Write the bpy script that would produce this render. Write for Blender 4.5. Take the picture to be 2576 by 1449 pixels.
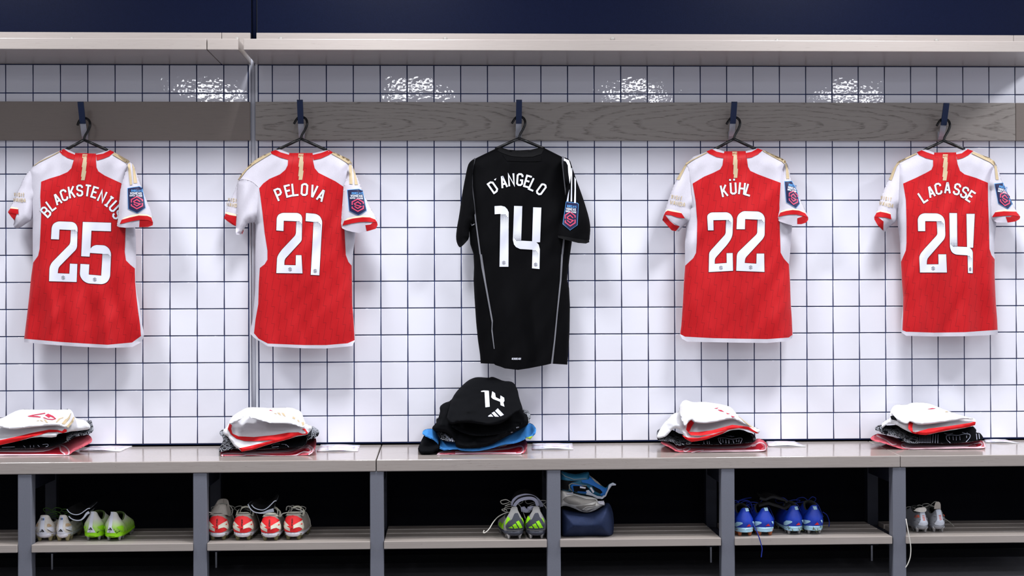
import bpy, bmesh, math, random
import numpy as np
from mathutils import Vector, Matrix

scene = bpy.context.scene
COL = scene.collection
for o in list(bpy.data.objects):
    bpy.data.objects.remove(o, do_unlink=True)

# ---------------------------------------------------------------- camera
# world: metres, z = 0 floor, tiled wall face at y = 0, camera on the -y side
FPX = 3800.0                      # focal length in pixels of the 2576 px wide frame
ZR = 1.75                         # height of the tile joint just above the hook rail
CAM = np.array([0.6661, -5.6451, ZR - 0.7621])
YAW, PITCH, ROLL = 0.0395, 0.0063, -0.0036
_r = np.array([math.cos(YAW), -math.sin(YAW), 0.0])
_f = np.array([math.sin(YAW), math.cos(YAW), 0.0])
_z = np.array([0.0, 0.0, 1.0])
_fw = math.cos(PITCH) * _f + math.sin(PITCH) * _z
_up = -math.sin(PITCH) * _f + math.cos(PITCH) * _z
RGT = math.cos(ROLL) * _r + math.sin(ROLL) * _up
UPV = math.cos(ROLL) * _up - math.sin(ROLL) * _r
FWD = _fw
cam_data = bpy.data.cameras.new('camera')
cam_data.sensor_fit = 'HORIZONTAL'
cam_data.sensor_width = 36.0
cam_data.lens = 36.0 * FPX / 2576.0
cam_data.clip_start = 0.05
cam_data.clip_end = 100.0
cam = bpy.data.objects.new('camera', cam_data)
COL.objects.link(cam)
M = Matrix.Identity(4)
for i in range(3):
    M[i][0], M[i][1], M[i][2], M[i][3] = RGT[i], UPV[i], -FWD[i], CAM[i]
cam.matrix_world = M
scene.camera = cam

# ---------------------------------------------------------------- light and exposure
vs = scene.view_settings
vs.view_transform = 'Standard'
vs.look = 'None'
vs.gamma = 1.0
vs.use_curve_mapping = False
vs.exposure = 0.0
world = bpy.data.worlds.new('world')
scene.world = world
world.use_nodes = True
world.node_tree.nodes['Background'].inputs[0].default_value = (0.6, 0.62, 0.7, 1)
world.node_tree.nodes['Background'].inputs[1].default_value = 0.05

LIGHT_ROWS = (-0.99, -2.98, -5.04, -7.1)      # rows of ceiling panels, distance from the wall
LIGHT_X = [-1.37, 0.40, 2.19, 4.05]
LIGHT_W = (44.0, 12.0, 12.0, 18.0)
CEIL = 2.72

def at(px, py, Y):
    """the point of the place seen at photo pixel (px, py) that lies at depth y = Y"""
    px = np.asarray(px, float); py = np.asarray(py, float); Y = np.asarray(Y, float)
    a = (px - 1288.0) / FPX
    b = -(py - 724.5) / FPX
    d = FWD[None, :] + a[..., None] * RGT + b[..., None] * UPV if a.ndim else FWD + a * RGT + b * UPV
    t = (Y - CAM[1]) / d[..., 1]
    return CAM + d * t[..., None] if a.ndim else CAM + d * t

def pix(p):
    d = np.asarray(p, float) - CAM
    w = d @ FWD
    return 1288.0 + FPX * (d @ RGT) / w, 724.5 - FPX * (d @ UPV) / w

def at_z(px, py, Z):
    d = FWD + (px - 1288.0) / FPX * RGT - (py - 724.5) / FPX * UPV
    return CAM + d * ((Z - CAM[2]) / d[2])

# ---------------------------------------------------------------- materials
MATS = {}
def srgb(r, g, b):
    f = lambda c: (c / 255.0) / 12.92 if c <= 10.31 else ((c / 255.0 + 0.055) / 1.055) ** 2.4
    return (f(r), f(g), f(b), 1.0)

class NT:
    def __init__(s, name):
        s.m = bpy.data.materials.new(name); s.m.use_nodes = True
        s.t = s.m.node_tree; s.n = s.t.nodes; s.b = s.n['Principled BSDF']
        MATS[name] = s.m
    def new(s, kind, **kw):
        n = s.n.new(kind)
        for k, v in kw.items():
            if hasattr(n, k): setattr(n, k, v)
            else: n.inputs[k].default_value = v
        return n
    def link(s, a, b): s.t.links.new(a, b)
    def math(s, op, a, b=None, c=None):
        n = s.n.new('ShaderNodeMath'); n.operation = op
        for i, v in enumerate((a, b, c)):
            if v is None: continue
            if isinstance(v, (int, float)): n.inputs[i].default_value = v
            else: s.link(v, n.inputs[i])
        return n.outputs[0]
    def mix(s, fac, a, b):
        n = s.n.new('ShaderNodeMix'); n.data_type = 'RGBA'
        if isinstance(fac, (int, float)): n.inputs[0].default_value = fac
        else: s.link(fac, n.inputs[0])
        for i, v in ((6, a), (7, b)):
            if isinstance(v, tuple): n.inputs[i].default_value = v
            else: s.link(v, n.inputs[i])
        return n.outputs[2]
    def coords(s, scale=(1, 1, 1)):
        tc = s.n.new('ShaderNodeTexCoord'); mp = s.n.new('ShaderNodeMapping')
        mp.inputs['Scale'].default_value = scale
        s.link(tc.outputs['Object'], mp.inputs[0])
        return mp.outputs[0]
    def noise(s, vec, scale, detail=3.0, rough=0.5, dist=0.0):
        n = s.n.new('ShaderNodeTexNoise')
        n.inputs['Scale'].default_value = scale; n.inputs['Detail'].default_value = detail
        n.inputs['Roughness'].default_value = rough; n.inputs['Distortion'].default_value = dist
        s.link(vec, n.inputs['Vector'])
        return n.outputs['Fac']
    def ramp(s, fac, stops):
        n = s.n.new('ShaderNodeValToRGB'); e = n.color_ramp.elements
        while len(e) < len(stops): e.new(0.5)
        for k, (p, c) in enumerate(stops):
            e[k].position = p; e[k].color = c if len(c) == 4 else (*c, 1)
        s.link(fac, n.inputs[0])
        return n.outputs[0]
    def bump(s, h, strength, dist=0.01):
        n = s.n.new('ShaderNodeBump'); n.inputs['Strength'].default_value = strength
        n.inputs['Distance'].default_value = dist
        s.link(h, n.inputs['Height']); s.link(n.outputs[0], s.b.inputs['Normal'])
    def set(s, color=None, rough=None, metal=None, spec=None, coat=None):
        if color is not None:
            if isinstance(color, tuple): s.b.inputs['Base Color'].default_value = color
            else: s.link(color, s.b.inputs['Base Color'])
        if rough is not None: s.b.inputs['Roughness'].default_value = rough
        if metal is not None: s.b.inputs['Metallic'].default_value = metal
        if spec is not None: s.b.inputs['Specular IOR Level'].default_value = spec
        if coat is not None: s.b.inputs['Coat Weight'].default_value = coat
        return s

def plain(name, rgb, rough=0.6, metal=0.0, spec=0.4, grain=0.0, gscale=200.0, coat=None):
    if name in MATS: return MATS[name]
    t = NT(name); c = srgb(*rgb)
    if grain:
        v = t.coords(); f = t.noise(v, gscale, 3)
        dark = tuple(x * (1 - grain) for x in c[:3]) + (1,)
        lite = tuple(min(1, x * (1 + grain)) for x in c[:3]) + (1,)
        t.set(t.ramp(f, [(0.3, dark), (0.7, lite)]))
        t.bump(f, 0.12, 0.001)
    else: t.set(c)
    t.set(None, rough, metal, spec, coat)
    return t.m

def wood(name, base, dark, grain_amt=0.5, rough=0.35, scale=1.0, rings=True):
    t = NT(name)
    v = t.coords((1.2 * scale, 9 * scale, 9 * scale))
    big = t.noise(v, 2.2, 2, 0.5, 1.6)
    w = t.math('FRACT', t.math('MULTIPLY', big, 9.0))
    line = t.ramp(w, [(0.0, (1, 1, 1)), (0.10, (0, 0, 0)), (0.86, (0, 0, 0)), (1.0, (1, 1, 1))])
    v2 = t.coords((5 * scale, 160 * scale, 160 * scale))
    fine = t.noise(v2, 2.0, 4, 0.65)
    fib = t.ramp(fine, [(0.45, (0, 0, 0)), (0.72, (1, 1, 1))])
    v3 = t.coords((14 * scale, 300 * scale, 300 * scale))
    pore = t.ramp(t.noise(v3, 1.6, 2, 0.6), [(0.60, (0, 0, 0)), (0.70, (1, 1, 1))])
    f = t.math('MULTIPLY', line, pore) if rings else pore
    f = t.math('ADD', t.math('MULTIPLY', f, 0.75 * grain_amt), t.math('MULTIPLY', fib, 0.22 * grain_amt), )
    big2 = t.noise(t.coords((0.7, 3, 3)), 1.6, 2)
    b1 = srgb(*base); b2 = tuple(x * 0.86 for x in b1[:3]) + (1,)
    tone = t.mix(big2, b2, b1)
    c = t.mix(t.math('MINIMUM', f, 1.0), tone, srgb(*dark))
    t.set(c, rough, 0, 0.5)
    t.bump(fine, 0.06, 0.002)
    return t.m

# ---------------------------------------------------------------- object helpers
def props(o, label=None, cat=None, group=None, kind=None):
    if label: o['label'] = label
    if cat: o['category'] = cat
    if group: o['group'] = group
    if kind: o['kind'] = kind
    return o

def thing(name, loc, label, cat, group=None):
    o = bpy.data.objects.new(name, None)
    o.empty_display_size = 0.05
    COL.objects.link(o); o.location = Vector([float(v) for v in loc])
    return props(o, label, cat, group)

def origin_of(o):
    p = Vector((0, 0, 0))
    while o is not None:
        p = p + o.location; o = o.parent
    return np.array(p)

def link_mesh(name, me, mat, parent=None, smooth=True):
    if mat is not None:
        me.materials.append(MATS[mat] if isinstance(mat, str) else mat)
    o = bpy.data.objects.new(name, me)
    COL.objects.link(o)
    if parent is not None: o.parent = parent
    if smooth and len(me.polygons): me.polygons.foreach_set('use_smooth', np.ones(len(me.polygons), bool))
    return o

def mesh_from(name, V, F, mat, parent=None, smooth=True, local=False):
    """V: world points (n,3); F: list of index tuples"""
    V = np.asarray(V, float)
    if parent is not None and not local: V = V - origin_of(parent)
    me = bpy.data.meshes.new(name)
    me.from_pydata(V.tolist(), [], [tuple(int(i) for i in f) for f in F])
    me.update()
    return link_mesh(name, me, mat, parent, smooth)

def from_bm(name, bm, mat, parent=None, smooth=False):
    if parent is not None:
        off = Vector(origin_of(parent).tolist())
        for v in bm.verts: v.co -= off
    bm.normal_update()
    me = bpy.data.meshes.new(name); bm.to_mesh(me); bm.free()
    return link_mesh(name, me, mat, parent, smooth)

def bm_box(bm, x0, x1, y0, y1, z0, z1, bevel=0.0, seg=2):
    r = bmesh.ops.create_cube(bm, size=1.0)
    for v in r['verts']:
        v.co = Vector((x0 if v.co.x < 0 else x1, y0 if v.co.y < 0 else y1, z0 if v.co.z < 0 else z1))
    if bevel:
        es = list({e for v in r['verts'] for e in v.link_edges})
        bmesh.ops.bevel(bm, geom=es, offset=bevel, segments=seg, affect='EDGES', profile=0.5)
    return bm

def box(name, x0, x1, y0, y1, z0, z1, mat, parent=None, bevel=0.0, seg=2):
    bm = bmesh.new(); bm_box(bm, x0, x1, y0, y1, z0, z1, bevel, seg)
    return from_bm(name, bm, mat, parent)

def sweep(pts, rad, n=8, closed_ends=True):
    """tube through pts (list of 3-vectors); rad: number or list. returns V, F"""
    P = np.asarray(pts, float); N = len(P)
    rad = np.full(N, rad) if np.isscalar(rad) else np.asarray(rad, float)
    T = np.gradient(P, axis=0); T /= np.linalg.norm(T, axis=1)[:, None] + 1e-12
    ref = np.array([0.0, 1.0, 0.0])
    if abs(T[0] @ ref) > 0.9: ref = np.array([0, 0, 1.0])
    V = []; F = []
    a = ref - T[0] * (ref @ T[0])
    for k in range(N):
        a = a - T[k] * (a @ T[k]); a /= np.linalg.norm(a) + 1e-12
        b = np.cross(T[k], a)
        for j in range(n):
            th = 2 * math.pi * j / n
            V.append(P[k] + rad[k] * (math.cos(th) * a + math.sin(th) * b))
    for k in range(N - 1):
        for j in range(n):
            F.append((k * n + j, k * n + (j + 1) % n, (k + 1) * n + (j + 1) % n, (k + 1) * n + j))
    if closed_ends:
        F.append(tuple(range(n))[::-1]); F.append(tuple((N - 1) * n + j for j in range(n)))
    return V, F

def smooth_path(pts, n=40):
    """Catmull-Rom through pts"""
    P = np.asarray(pts, float)
    Q = np.vstack([2 * P[0] - P[1], P, 2 * P[-1] - P[-2]])
    out = []
    m = max(2, n // (len(P) - 1))
    for i in range(1, len(Q) - 2):
        for t in np.linspace(0, 1, m, endpoint=False):
            a, b, c, d = Q[i - 1], Q[i], Q[i + 1], Q[i + 2]
            out.append(0.5 * (2 * b + (c - a) * t + (2 * a - 5 * b + 4 * c - d) * t * t + (3 * b - a - 3 * c + d) * t ** 3))
    out.append(P[-1])
    return np.array(out)

def tube(name, pts, rad, mat, parent=None, n=8, smoothn=0):
    if smoothn: pts = smooth_path(pts, smoothn)
    V, F = sweep(pts, rad, n)
    return mesh_from(name, V, F, mat, parent)

# ---------------------------------------------------------------- cloth and print helpers
def C(ox, oy, s, pts):
    """points read off an enlarged view of the photo -> photo pixels"""
    return [(ox + x / s, oy + y / s) for x, y in pts]

def soften(poly, keep=()):
    """corner cutting for cloth outlines; returns the new outline and which of its edges come from the kept ones"""
    n = len(poly); out = []; kept = set()
    for i in range(n):
        (ax, ay), (bx, by) = poly[i], poly[(i + 1) % n]
        out.append((ax * .78 + bx * .22, ay * .78 + by * .22)); out.append((ax * .22 + bx * .78, ay * .22 + by * .78))
        if i in keep:
            kept.add(2 * i)
            if (i + 1) % n in keep: kept.add(2 * i + 1)
    return out, kept

def round_obtuse(poly, k=.30, most=58.0):
    """small arcs at the slight corners of a printed figure, sharp corners stay"""
    P = [np.array(p, float) for p in poly]; n = len(P); out = []
    for i in range(n):
        a, b, c = P[i - 1], P[i], P[(i + 1) % n]
        d1, d2 = b - a, c - b
        l1, l2 = np.linalg.norm(d1), np.linalg.norm(d2)
        ang = math.degrees(math.acos(max(-1, min(1, float(d1 @ d2) / (l1 * l2 + 1e-9)))))
        if 8 < ang < most:
            r = min(k * 1.5 * min(l1, l2), .48 * min(l1, l2))
            p0 = b - d1 / l1 * r; p2 = b + d2 / l2 * r
            for t in (0, .33, .67, 1): out.append(tuple(p0 * (1 - t) ** 2 + 2 * b * t * (1 - t) + p2 * t * t))
        else: out.append(tuple(b))
    return out

def seg_dist(px, py, poly, skip=()):
    d = np.full(px.shape, 1e9)
    n = len(poly)
    for i in range(n):
        if i in skip: continue
        x0, y0 = poly[i]; x1, y1 = poly[(i + 1) % n]
        dx, dy = x1 - x0, y1 - y0
        L = dx * dx + dy * dy + 1e-9
        t = np.clip(((px - x0) * dx + (py - y0) * dy) / L, 0, 1)
        d = np.minimum(d, np.hypot(px - x0 - t * dx, py - y0 - t * dy))
    return d

def vnoise(x, y, seed=0):
    xi = np.floor(x).astype(int); yi = np.floor(y).astype(int)
    fx = x - xi; fy = y - yi
    fx = fx * fx * (3 - 2 * fx); fy = fy * fy * (3 - 2 * fy)
    def h(a, b):
        n = (a * 374761393 + b * 668265263 + seed * 1442695041) & 0x7fffffff
        n = ((n ^ (n >> 13)) * 1274126177) & 0x7fffffff
        return ((n ^ (n >> 16)) & 0xffff) / 65535.0
    return (h(xi, yi) * (1 - fx) + h(xi + 1, yi) * fx) * (1 - fy) + (h(xi, yi + 1) * (1 - fx) + h(xi + 1, yi + 1) * fx) * fy

def poly_bm(polys, step):
    """flat bmesh in pixel space holding the polygons, cut by a grid of the given step"""
    bm = bmesh.new()
    for k, poly in enumerate(polys):
        vs_ = [bm.verts.new((x, y, 0)) for x, y in poly]
        try: bm.faces.new(vs_)
        except ValueError: continue
    bm.normal_update()
    bmesh.ops.triangulate(bm, faces=bm.faces[:])
    if step:
        xs = [v.co.x for v in bm.verts]; ys = [v.co.y for v in bm.verts]
        for lo, hi, no in ((min(xs), max(xs), (1, 0, 0)), (min(ys), max(ys), (0, 1, 0))):
            c = math.floor(lo / step) * step + step
            while c < hi:
                bmesh.ops.bisect_plane(bm, geom=bm.verts[:] + bm.edges[:] + bm.faces[:], dist=1e-5,
                                       plane_co=(c, c, 0), plane_no=no)
                c += step
        bmesh.ops.remove_doubles(bm, verts=bm.verts[:], dist=1e-3)
    return bm

def patch(name, polys, depth, off, mat, parent, step=7.0, smooth=True, back=None):
    """polygons (photo pixels) laid on the surface y = depth(px, py), raised by off towards the room"""
    if polys and not isinstance(polys[0][0], (tuple, list)): polys = [polys]
    bm = poly_bm(polys, step)
    bm.verts.ensure_lookup_table()
    co = np.array([v.co[:2] for v in bm.verts])
    W = at(co[:, 0], co[:, 1], depth(co[:, 0], co[:, 1]) - off)
    bm.verts.index_update()
    F = [[v.index for v in f.verts] for f in bm.faces]
    if back is not None:
        B = at(co[:, 0], co[:, 1], back(co[:, 0], co[:, 1]))
        bd = [[v.index for v in e.verts] for e in bm.edges if len(e.link_faces) == 1]
        n = len(W)
        F = F + [[i + n for i in f][::-1] for f in F] + [[a, b, b + n, a + n] for a, b in bd]
        W = np.vstack([W, B])
    bm.free()
    o = mesh_from(name, W, F, mat, parent, smooth)
    return o

def stroke_polys(line, w, closed=False):
    """polyline -> quads of constant width with mitred joints"""
    P = [np.array(p, float) for p in line]; n = len(P)
    L, R = [], []
    for i in range(n):
        if closed: a, b, c = P[(i - 1) % n], P[i], P[(i + 1) % n]
        else: a, b, c = P[max(i - 1, 0)], P[i], P[min(i + 1, n - 1)]
        d1 = b - a; d2 = c - b
        if np.linalg.norm(d1) < 1e-9: d1 = d2
        if np.linalg.norm(d2) < 1e-9: d2 = d1
        d1 = d1 / np.linalg.norm(d1); d2 = d2 / np.linalg.norm(d2)
        n1 = np.array([-d1[1], d1[0]]); n2 = np.array([-d2[1], d2[0]])
        m = n1 + n2; m /= np.linalg.norm(m) + 1e-9
        k = 1.0 / max(0.45, m @ n1)
        L.append(b + m * k * w / 2); R.append(b - m * k * w / 2)
    out = []
    for i in range(n if closed else n - 1):
        j = (i + 1) % n
        out.append([tuple(L[i]), tuple(L[j]), tuple(R[j]), tuple(R[i])])
    return out

# letters: polylines in a box x 0..1, y 0 (top)..1 (bottom); corners chamfered like the shirt lettering
GLYPH = {
 'A': [[(0, 1), (.42, 0), (.58, 0), (1, 1)], [(.2, .66), (.8, .66)]],
 'B': [[(0, 0), (.7, 0), (1, .12), (1, .38), (.75, .48), (0, .48)], [(.75, .48), (1, .6), (1, .88), (.7, 1), (0, 1)], [(0, -.08), (0, 1.08)]],
 'C': [[(1, .28), (1, .12), (.72, 0), (.28, 0), (0, .12), (0, .88), (.28, 1), (.72, 1), (1, .88), (1, .72)]],
 'D': [[(0, 0), (.65, 0), (1, .14), (1, .86), (.65, 1), (0, 1)], [(0, -.08), (0, 1.08)]],
 'E': [[(1, 0), (0, 0), (0, 1), (1, 1)], [(0, .48), (.8, .48)]],
 'F': [[(1, 0), (0, 0), (0, 1.08)], [(0, .48), (.8, .48)]],
 'G': [[(1, .26), (1, .12), (.72, 0), (.28, 0), (0, .12), (0, .88), (.28, 1), (.72, 1), (1, .88), (1, .55), (.55, .55)]],
 'H': [[(0, -.08), (0, 1.08)], [(1, -.08), (1, 1.08)], [(0, .5), (1, .5)]],
 'I': [[(.5, 0), (.5, 1)], [(.12, 0), (.88, 0)], [(.12, 1), (.88, 1)]],
 'K': [[(0, -.08), (0, 1.08)], [(1, -.06), (.12, .58)], [(.36, .42), (1, 1.06)]],
 'L': [[(0, -.08), (0, 1), (1, 1)]],
 'M': [[(0, 1.08), (0, 0), (.5, .6), (1, 0), (1, 1.08)]],
 'N': [[(0, 1.08), (0, 0), (1, 1), (1, -.08)]],
 'O': [[(.28, 0), (.72, 0), (1, .12), (1, .88), (.72, 1), (.28, 1), (0, .88), (0, .12), (.28, 0)]],
 'P': [[(0, 0), (.7, 0), (1, .12), (1, .44), (.7, .56), (0, .56)], [(0, -.08), (0, 1.08)]],
 'R': [[(0, 0), (.7, 0), (1, .12), (1, .42), (.7, .54), (0, .54)], [(0, -.08), (0, 1.08)], [(.5, .54), (1, 1.08)]],
 'S': [[(1, .26), (1, .12), (.72, 0), (.28, 0), (0, .12), (0, .36), (.2, .46), (.8, .54), (1, .64), (1, .88), (.72, 1), (.28, 1), (0, .88), (0, .74)]],
 'T': [[(-.05, 0), (1.05, 0)], [(.5, 0), (.5, 1.08)]],
 'U': [[(0, -.08), (0, .88), (.28, 1), (.72, 1), (1, .88), (1, -.08)]],
 'V': [[(0, -.06), (.44, 1), (.56, 1), (1, -.06)]],
 'W': [[(-.1, -.06), (.2, 1), (.5, .3), (.8, 1), (1.1, -.06)]],
 'Y': [[(0, -.06), (.5, .5), (1, -.06)], [(.5, .5), (.5, 1.08)]],
 "'": [[(.35, 0), (.6, 0), (.45, .2)]],
}
def glyph_polys(ch, cx, cy, h, w, rot, sw):
    """stroke quads of one letter centred at (cx, cy) in pixels, turned by rot degrees clockwise"""
    out = []
    c, s = math.cos(math.radians(rot)), math.sin(math.radians(rot))
    hh, ww = h - sw, w - sw
    for line in GLYPH[ch]:
        for q in stroke_polys([((x - .5) * ww, (y - .5) * hh) for x, y in line], sw):
            out.append([(cx + x * c - y * s, cy + x * s + y * c) for x, y in q])
    return out
def text_polys(txt, cx, cy, h, w, gap, rot, sw):
    n = len(txt); tot = n * w + (n - 1) * gap
    c, s = math.cos(math.radians(rot)), math.sin(math.radians(rot))
    out = []
    for i, ch in enumerate(txt):
        if ch == ' ': continue
        x = -tot / 2 + w / 2 + i * (w + gap)
        out += glyph_polys(ch, cx + x * c, cy + x * s, h, w * (0.45 if ch in "I'" else 1), rot, sw)
    return out
EMBLEM = [[(-.46, .0), (-.46, -.25), (0, -.5), (.46, -.25), (.46, -.12)], [(.46, .02), (.46, .25), (0, .5), (-.46, .25), (-.46, .12)],
          [(.27, -.08), (0, -.27), (-.27, -.1), (-.22, -.02), (.27, .1), (0, .27), (-.27, .1)]]
# ================================================================ materials of the place
t = NT('tile_glaze')
v = t.coords()
n1 = t.noise(v, 78.0, 0.6, 0.4)
oi = t.n.new('ShaderNodeObjectInfo')
tint = t.mix(oi.outputs['Random'], srgb(232, 231, 240), srgb(238, 238, 246))
t.set(tint, 0.025, 0, 0.5)
t.bump(n1, 0.036, 0.004)
plain('grout_navy', (22, 44, 98), 0.8)
plain('navy_paint', (9, 15, 36), 0.36, spec=0.06, grain=0.12, gscale=260)
plain('black_gap', (10, 11, 16), 0.9)
plain('floor_dark', (98, 98, 102), 0.6, grain=0.1, gscale=60)
plain('ceiling_white', (226, 226, 229), 0.9)
plain('room_wall', (222, 223, 228), 0.8)
plain('navy_board', (7, 8, 17), 0.8, spec=0.1)
plain('post_shade', (34, 37, 50), 0.5)  # shade under the bench put into the colour of rear posts and bars
plain('trim_white', (228, 229, 236), 0.4)
plain('trim_grey', (216, 218, 228), 0.4)
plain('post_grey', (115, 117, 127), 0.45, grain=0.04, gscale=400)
plain('cap_white', (150, 146, 140), 0.4)
plain('navy_metal', (30, 46, 82), 0.35, 0.0, 0.5)
plain('chrome', (205, 207, 215), 0.34, 0.55)
plain('hanger_black', (14, 14, 16), 0.32, 0, 0.5)
wood('wood_shelf', (160, 151, 145), (104, 95, 89), 0.6, 0.30)
def rail_wood():
    t = NT('wood_rail')
    tc = t.n.new('ShaderNodeTexCoord'); sp = t.n.new('ShaderNodeSeparateXYZ'); t.link(tc.outputs['Object'], sp.inputs[0])
    X, Z = sp.outputs[0], sp.outputs[2]
    wob = t.noise(t.coords((2.2, 9, 9)), 2.0, 3, .55)
    wob2 = t.noise(t.coords((0.55, 2, 3)), 1.1, 1)
    # long ovals: distance from drifting centres along the board
    cx_ = t.math('SUBTRACT', t.math('FRACT', t.math('ADD', t.math('MULTIPLY', X, .62), t.math('MULTIPLY', wob2, .45))), .5)
    dx = t.math('MULTIPLY', cx_, 2.6)
    dz = t.math('MULTIPLY', t.math('SUBTRACT', Z, t.math('ADD', .045, t.math('MULTIPLY', wob2, .03))), 13.0)
    r = t.math('SQRT', t.math('ADD', t.math('MULTIPLY', dx, dx), t.math('MULTIPLY', dz, dz)))
    ph = t.math('FRACT', t.math('ADD', t.math('MULTIPLY', r, 5.2), t.math('MULTIPLY', wob, 2.4)))
    line = t.ramp(ph, [(0.0, (0, 0, 0)), (0.62, (0, 0, 0)), (0.9, (1, 1, 1)), (1.0, (0, 0, 0))])
    pore = t.ramp(t.noise(t.coords((26, 260, 260)), 1.5, 3, .6), [(0.40, (0, 0, 0)), (0.62, (1, 1, 1))])
    fib = t.ramp(t.noise(t.coords((6, 170, 170)), 2.0, 4, .65), [(0.45, (0, 0, 0)), (0.75, (1, 1, 1))])
    f = t.math('ADD', t.math('MULTIPLY', t.math('MULTIPLY', line, pore), .75), t.math('MULTIPLY', fib, .22))
    t.set(t.mix(t.math('MINIMUM', f, 1.0), srgb(156, 148, 141), srgb(80, 71, 65)), 0.42, 0, 0.45)
rail_wood()
wood('wood_rail_plain', (136, 124, 116), (104, 94, 86), 0.35, 0.45, rings=False)
wood('wood_bench', (176, 166, 159), (104, 95, 88), 0.8, 0.11)
wood('wood_slat', (176, 166, 158), (100, 92, 85), 0.6, 0.3)

# ================================================================ tiled wall
XJL, XJR = float(at(625.5, 640, 0)[0]), float(at(651.0, 640, 0)[0])     # where the two tiled bays stop at the joint trim
ZT, ZB = ZR + 0.1058, 0.449
G = 0.0018
def tile_mesh(name, w, h):
    bm = bmesh.new(); bm_box(bm, -w / 2, w / 2, -0.004, 0.004, -h / 2, h / 2)
    fr = [f for f in bm.faces if f.normal.y < -0.5]
    es = [e for f in fr for e in f.edges]
    bmesh.ops.bevel(bm, geom=es, offset=0.0014, segments=2, affect='EDGES', profile=0.5)
    me = bpy.data.meshes.new(name); bm.normal_update(); bm.to_mesh(me); bm.free()
    me.materials.append(MATS['tile_glaze'])
    me.polygons.foreach_set('use_smooth', np.array([p.normal.y > -0.999 for p in me.polygons], bool))
    return me

BLOCK = [(75, 385, 345, 850), (655, 385, 880, 850), (1190, 385, 1430, 900), (1722, 385, 1985, 850), (2275, 385, 2500, 830),
         (-50, 300, 2700, 352)]
def hidden_tile(x, z):
    px, py = pix((x, 0, z))
    if px < -10 or px > 2586: return True
    for a, b, c, d in BLOCK:
        if a + 28 < px < c - 28 and b < py < d - 28: return True
        if (a, c) == (-50, 2700) and b < py < d: return True
    return False

def tiled_bay(name, xs, label):
    w = box(name, xs[0] - 0.002, xs[-1] + 0.002, 0.001, 0.12, ZB - 0.002, ZT + 0.05, 'grout_navy')
    props(w, label, None, None, 'structure')
    shared = {}
    rows = [ZT] + [ZR - 0.1 * k for k in range(14)]
    lone, rest = [], []
    for a, b in zip(xs[:-1], xs[1:]):
        for z1, z0 in zip(rows[:-1], rows[1:]):
            z1c, z0c = min(z1, ZT), max(z0, ZB)
            (rest if hidden_tile((a + b) / 2, (z1c + z0c) / 2) else lone).append((a, b, z0c, z1c))
    lone.sort(key=lambda q: abs((q[0] + q[1]) / 2 - 1.0))
    rest += lone[300:]; lone = lone[:300]
    rng = random.Random(4)
    for a, b, z0, z1 in lone:
        key = (round(b - a, 4), round(z1 - z0, 4))
        if key not in shared: shared[key] = tile_mesh('tile', key[0] - 2 * G, key[1] - 2 * G)
        o = bpy.data.objects.new('tile', shared[key]); COL.objects.link(o)
        o.parent = w
        o.location = ((a + b) / 2, 0.0, (z0 + z1) / 2)
        o.rotation_euler = (rng.uniform(-.004, .004), 0, rng.uniform(-.004, .004))
    bm = bmesh.new()
    for a, b, z0, z1 in rest:
        key = (round(b - a, 4), round(z1 - z0, 4))
        if key not in shared: shared[key] = tile_mesh('tile', key[0] - 2 * G, key[1] - 2 * G)
        k = len(bm.verts)
        bm.from_mesh(shared[key]); bm.verts.ensure_lookup_table()
        for vv in bm.verts[k:]: vv.co += Vector(((a + b) / 2, 0, (z0 + z1) / 2))
    o = from_bm('hidden_tile', bm, 'tile_glaze', w, False)
    props(o, None, None, None, 'stuff')
    return w
xl = [-0.9793 - 0.1 * k for k in range(4)][::-1] + [-0.9793 + 0.1 * k for k in range(1, 9)] + [XJL]
xr = [XJR] + [0.1 * k for k in range(0, 33)]
tiled_bay('wall_left', xl, 'white glazed tile wall with navy joints, left of the metal joint strip')
tiled_bay('wall_right', xr, 'white glazed tile wall with navy joints, right of the metal joint strip')
X0, X1 = xl[0], xr[-1]

# joint strip between the two bays: two bright edge profiles and a grey channel
tr = props(box('trim_1', XJL - 0.001, XJR + 0.001, 0.003, 0.10, ZB, ZT + 0.05, 'trim_grey'), 'grey metal joint strip standing between the two tiled bays', None, None, 'structure')
e0, e1 = [float(at(p, 640, 0)[0]) for p in (627.5, 632.0)]
e2, e3 = [float(at(p, 640, 0)[0]) for p in (643.5, 649.5)]
box('edge_profile', e0, e1, -0.006, 0.004, ZB, ZT + 0.04, 'trim_white', tr, 0.0015)
box('edge_profile', e2, e3, -0.006, 0.004, ZB, ZT + 0.04, 'trim_white', tr, 0.0015)
bm = bmesh.new()
V, F = sweep([((e1 + e2) / 2, 0.004, ZB), ((e1 + e2) / 2, 0.004, ZT + 0.04)], (e2 - e1) / 2 * 0.96, 16)
mesh_from('channel_bead', V, F, 'trim_grey', tr)

# navy wall above and the dark board below the bench
ux0, ux1 = float(at(634, 60, 0)[0]), float(at(645, 60, 0)[0])
props(box('wall_upper', X0, ux0 - 0.003, 0.002, 0.12, ZT + 0.0, CEIL, 'navy_paint'), 'dark navy painted wall above the shelf, left of the round joint', None, None, 'structure')
props(box('wall_upper', ux1 + 0.003, X1, 0.002, 0.12, ZT + 0.0, CEIL, 'navy_paint'), 'dark navy painted wall above the shelf, right of the round joint', None, None, 'structure')
V, F = sweep([((ux0 + ux1) / 2, 0.006, ZT - 0.002), ((ux0 + ux1) / 2, 0.006, CEIL)], (ux1 - ux0) / 2, 14)
o = mesh_from('trim_2', V, F, 'navy_paint'); props(o, 'rounded navy joint running up the wall above the shelf gap', None, None, 'structure')
props(box('wall_lower', X0, X1, 0.02, 0.12, 0.0, ZB, 'navy_board'), 'near-black board closing the back of the bench', None, None, 'structure')
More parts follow.
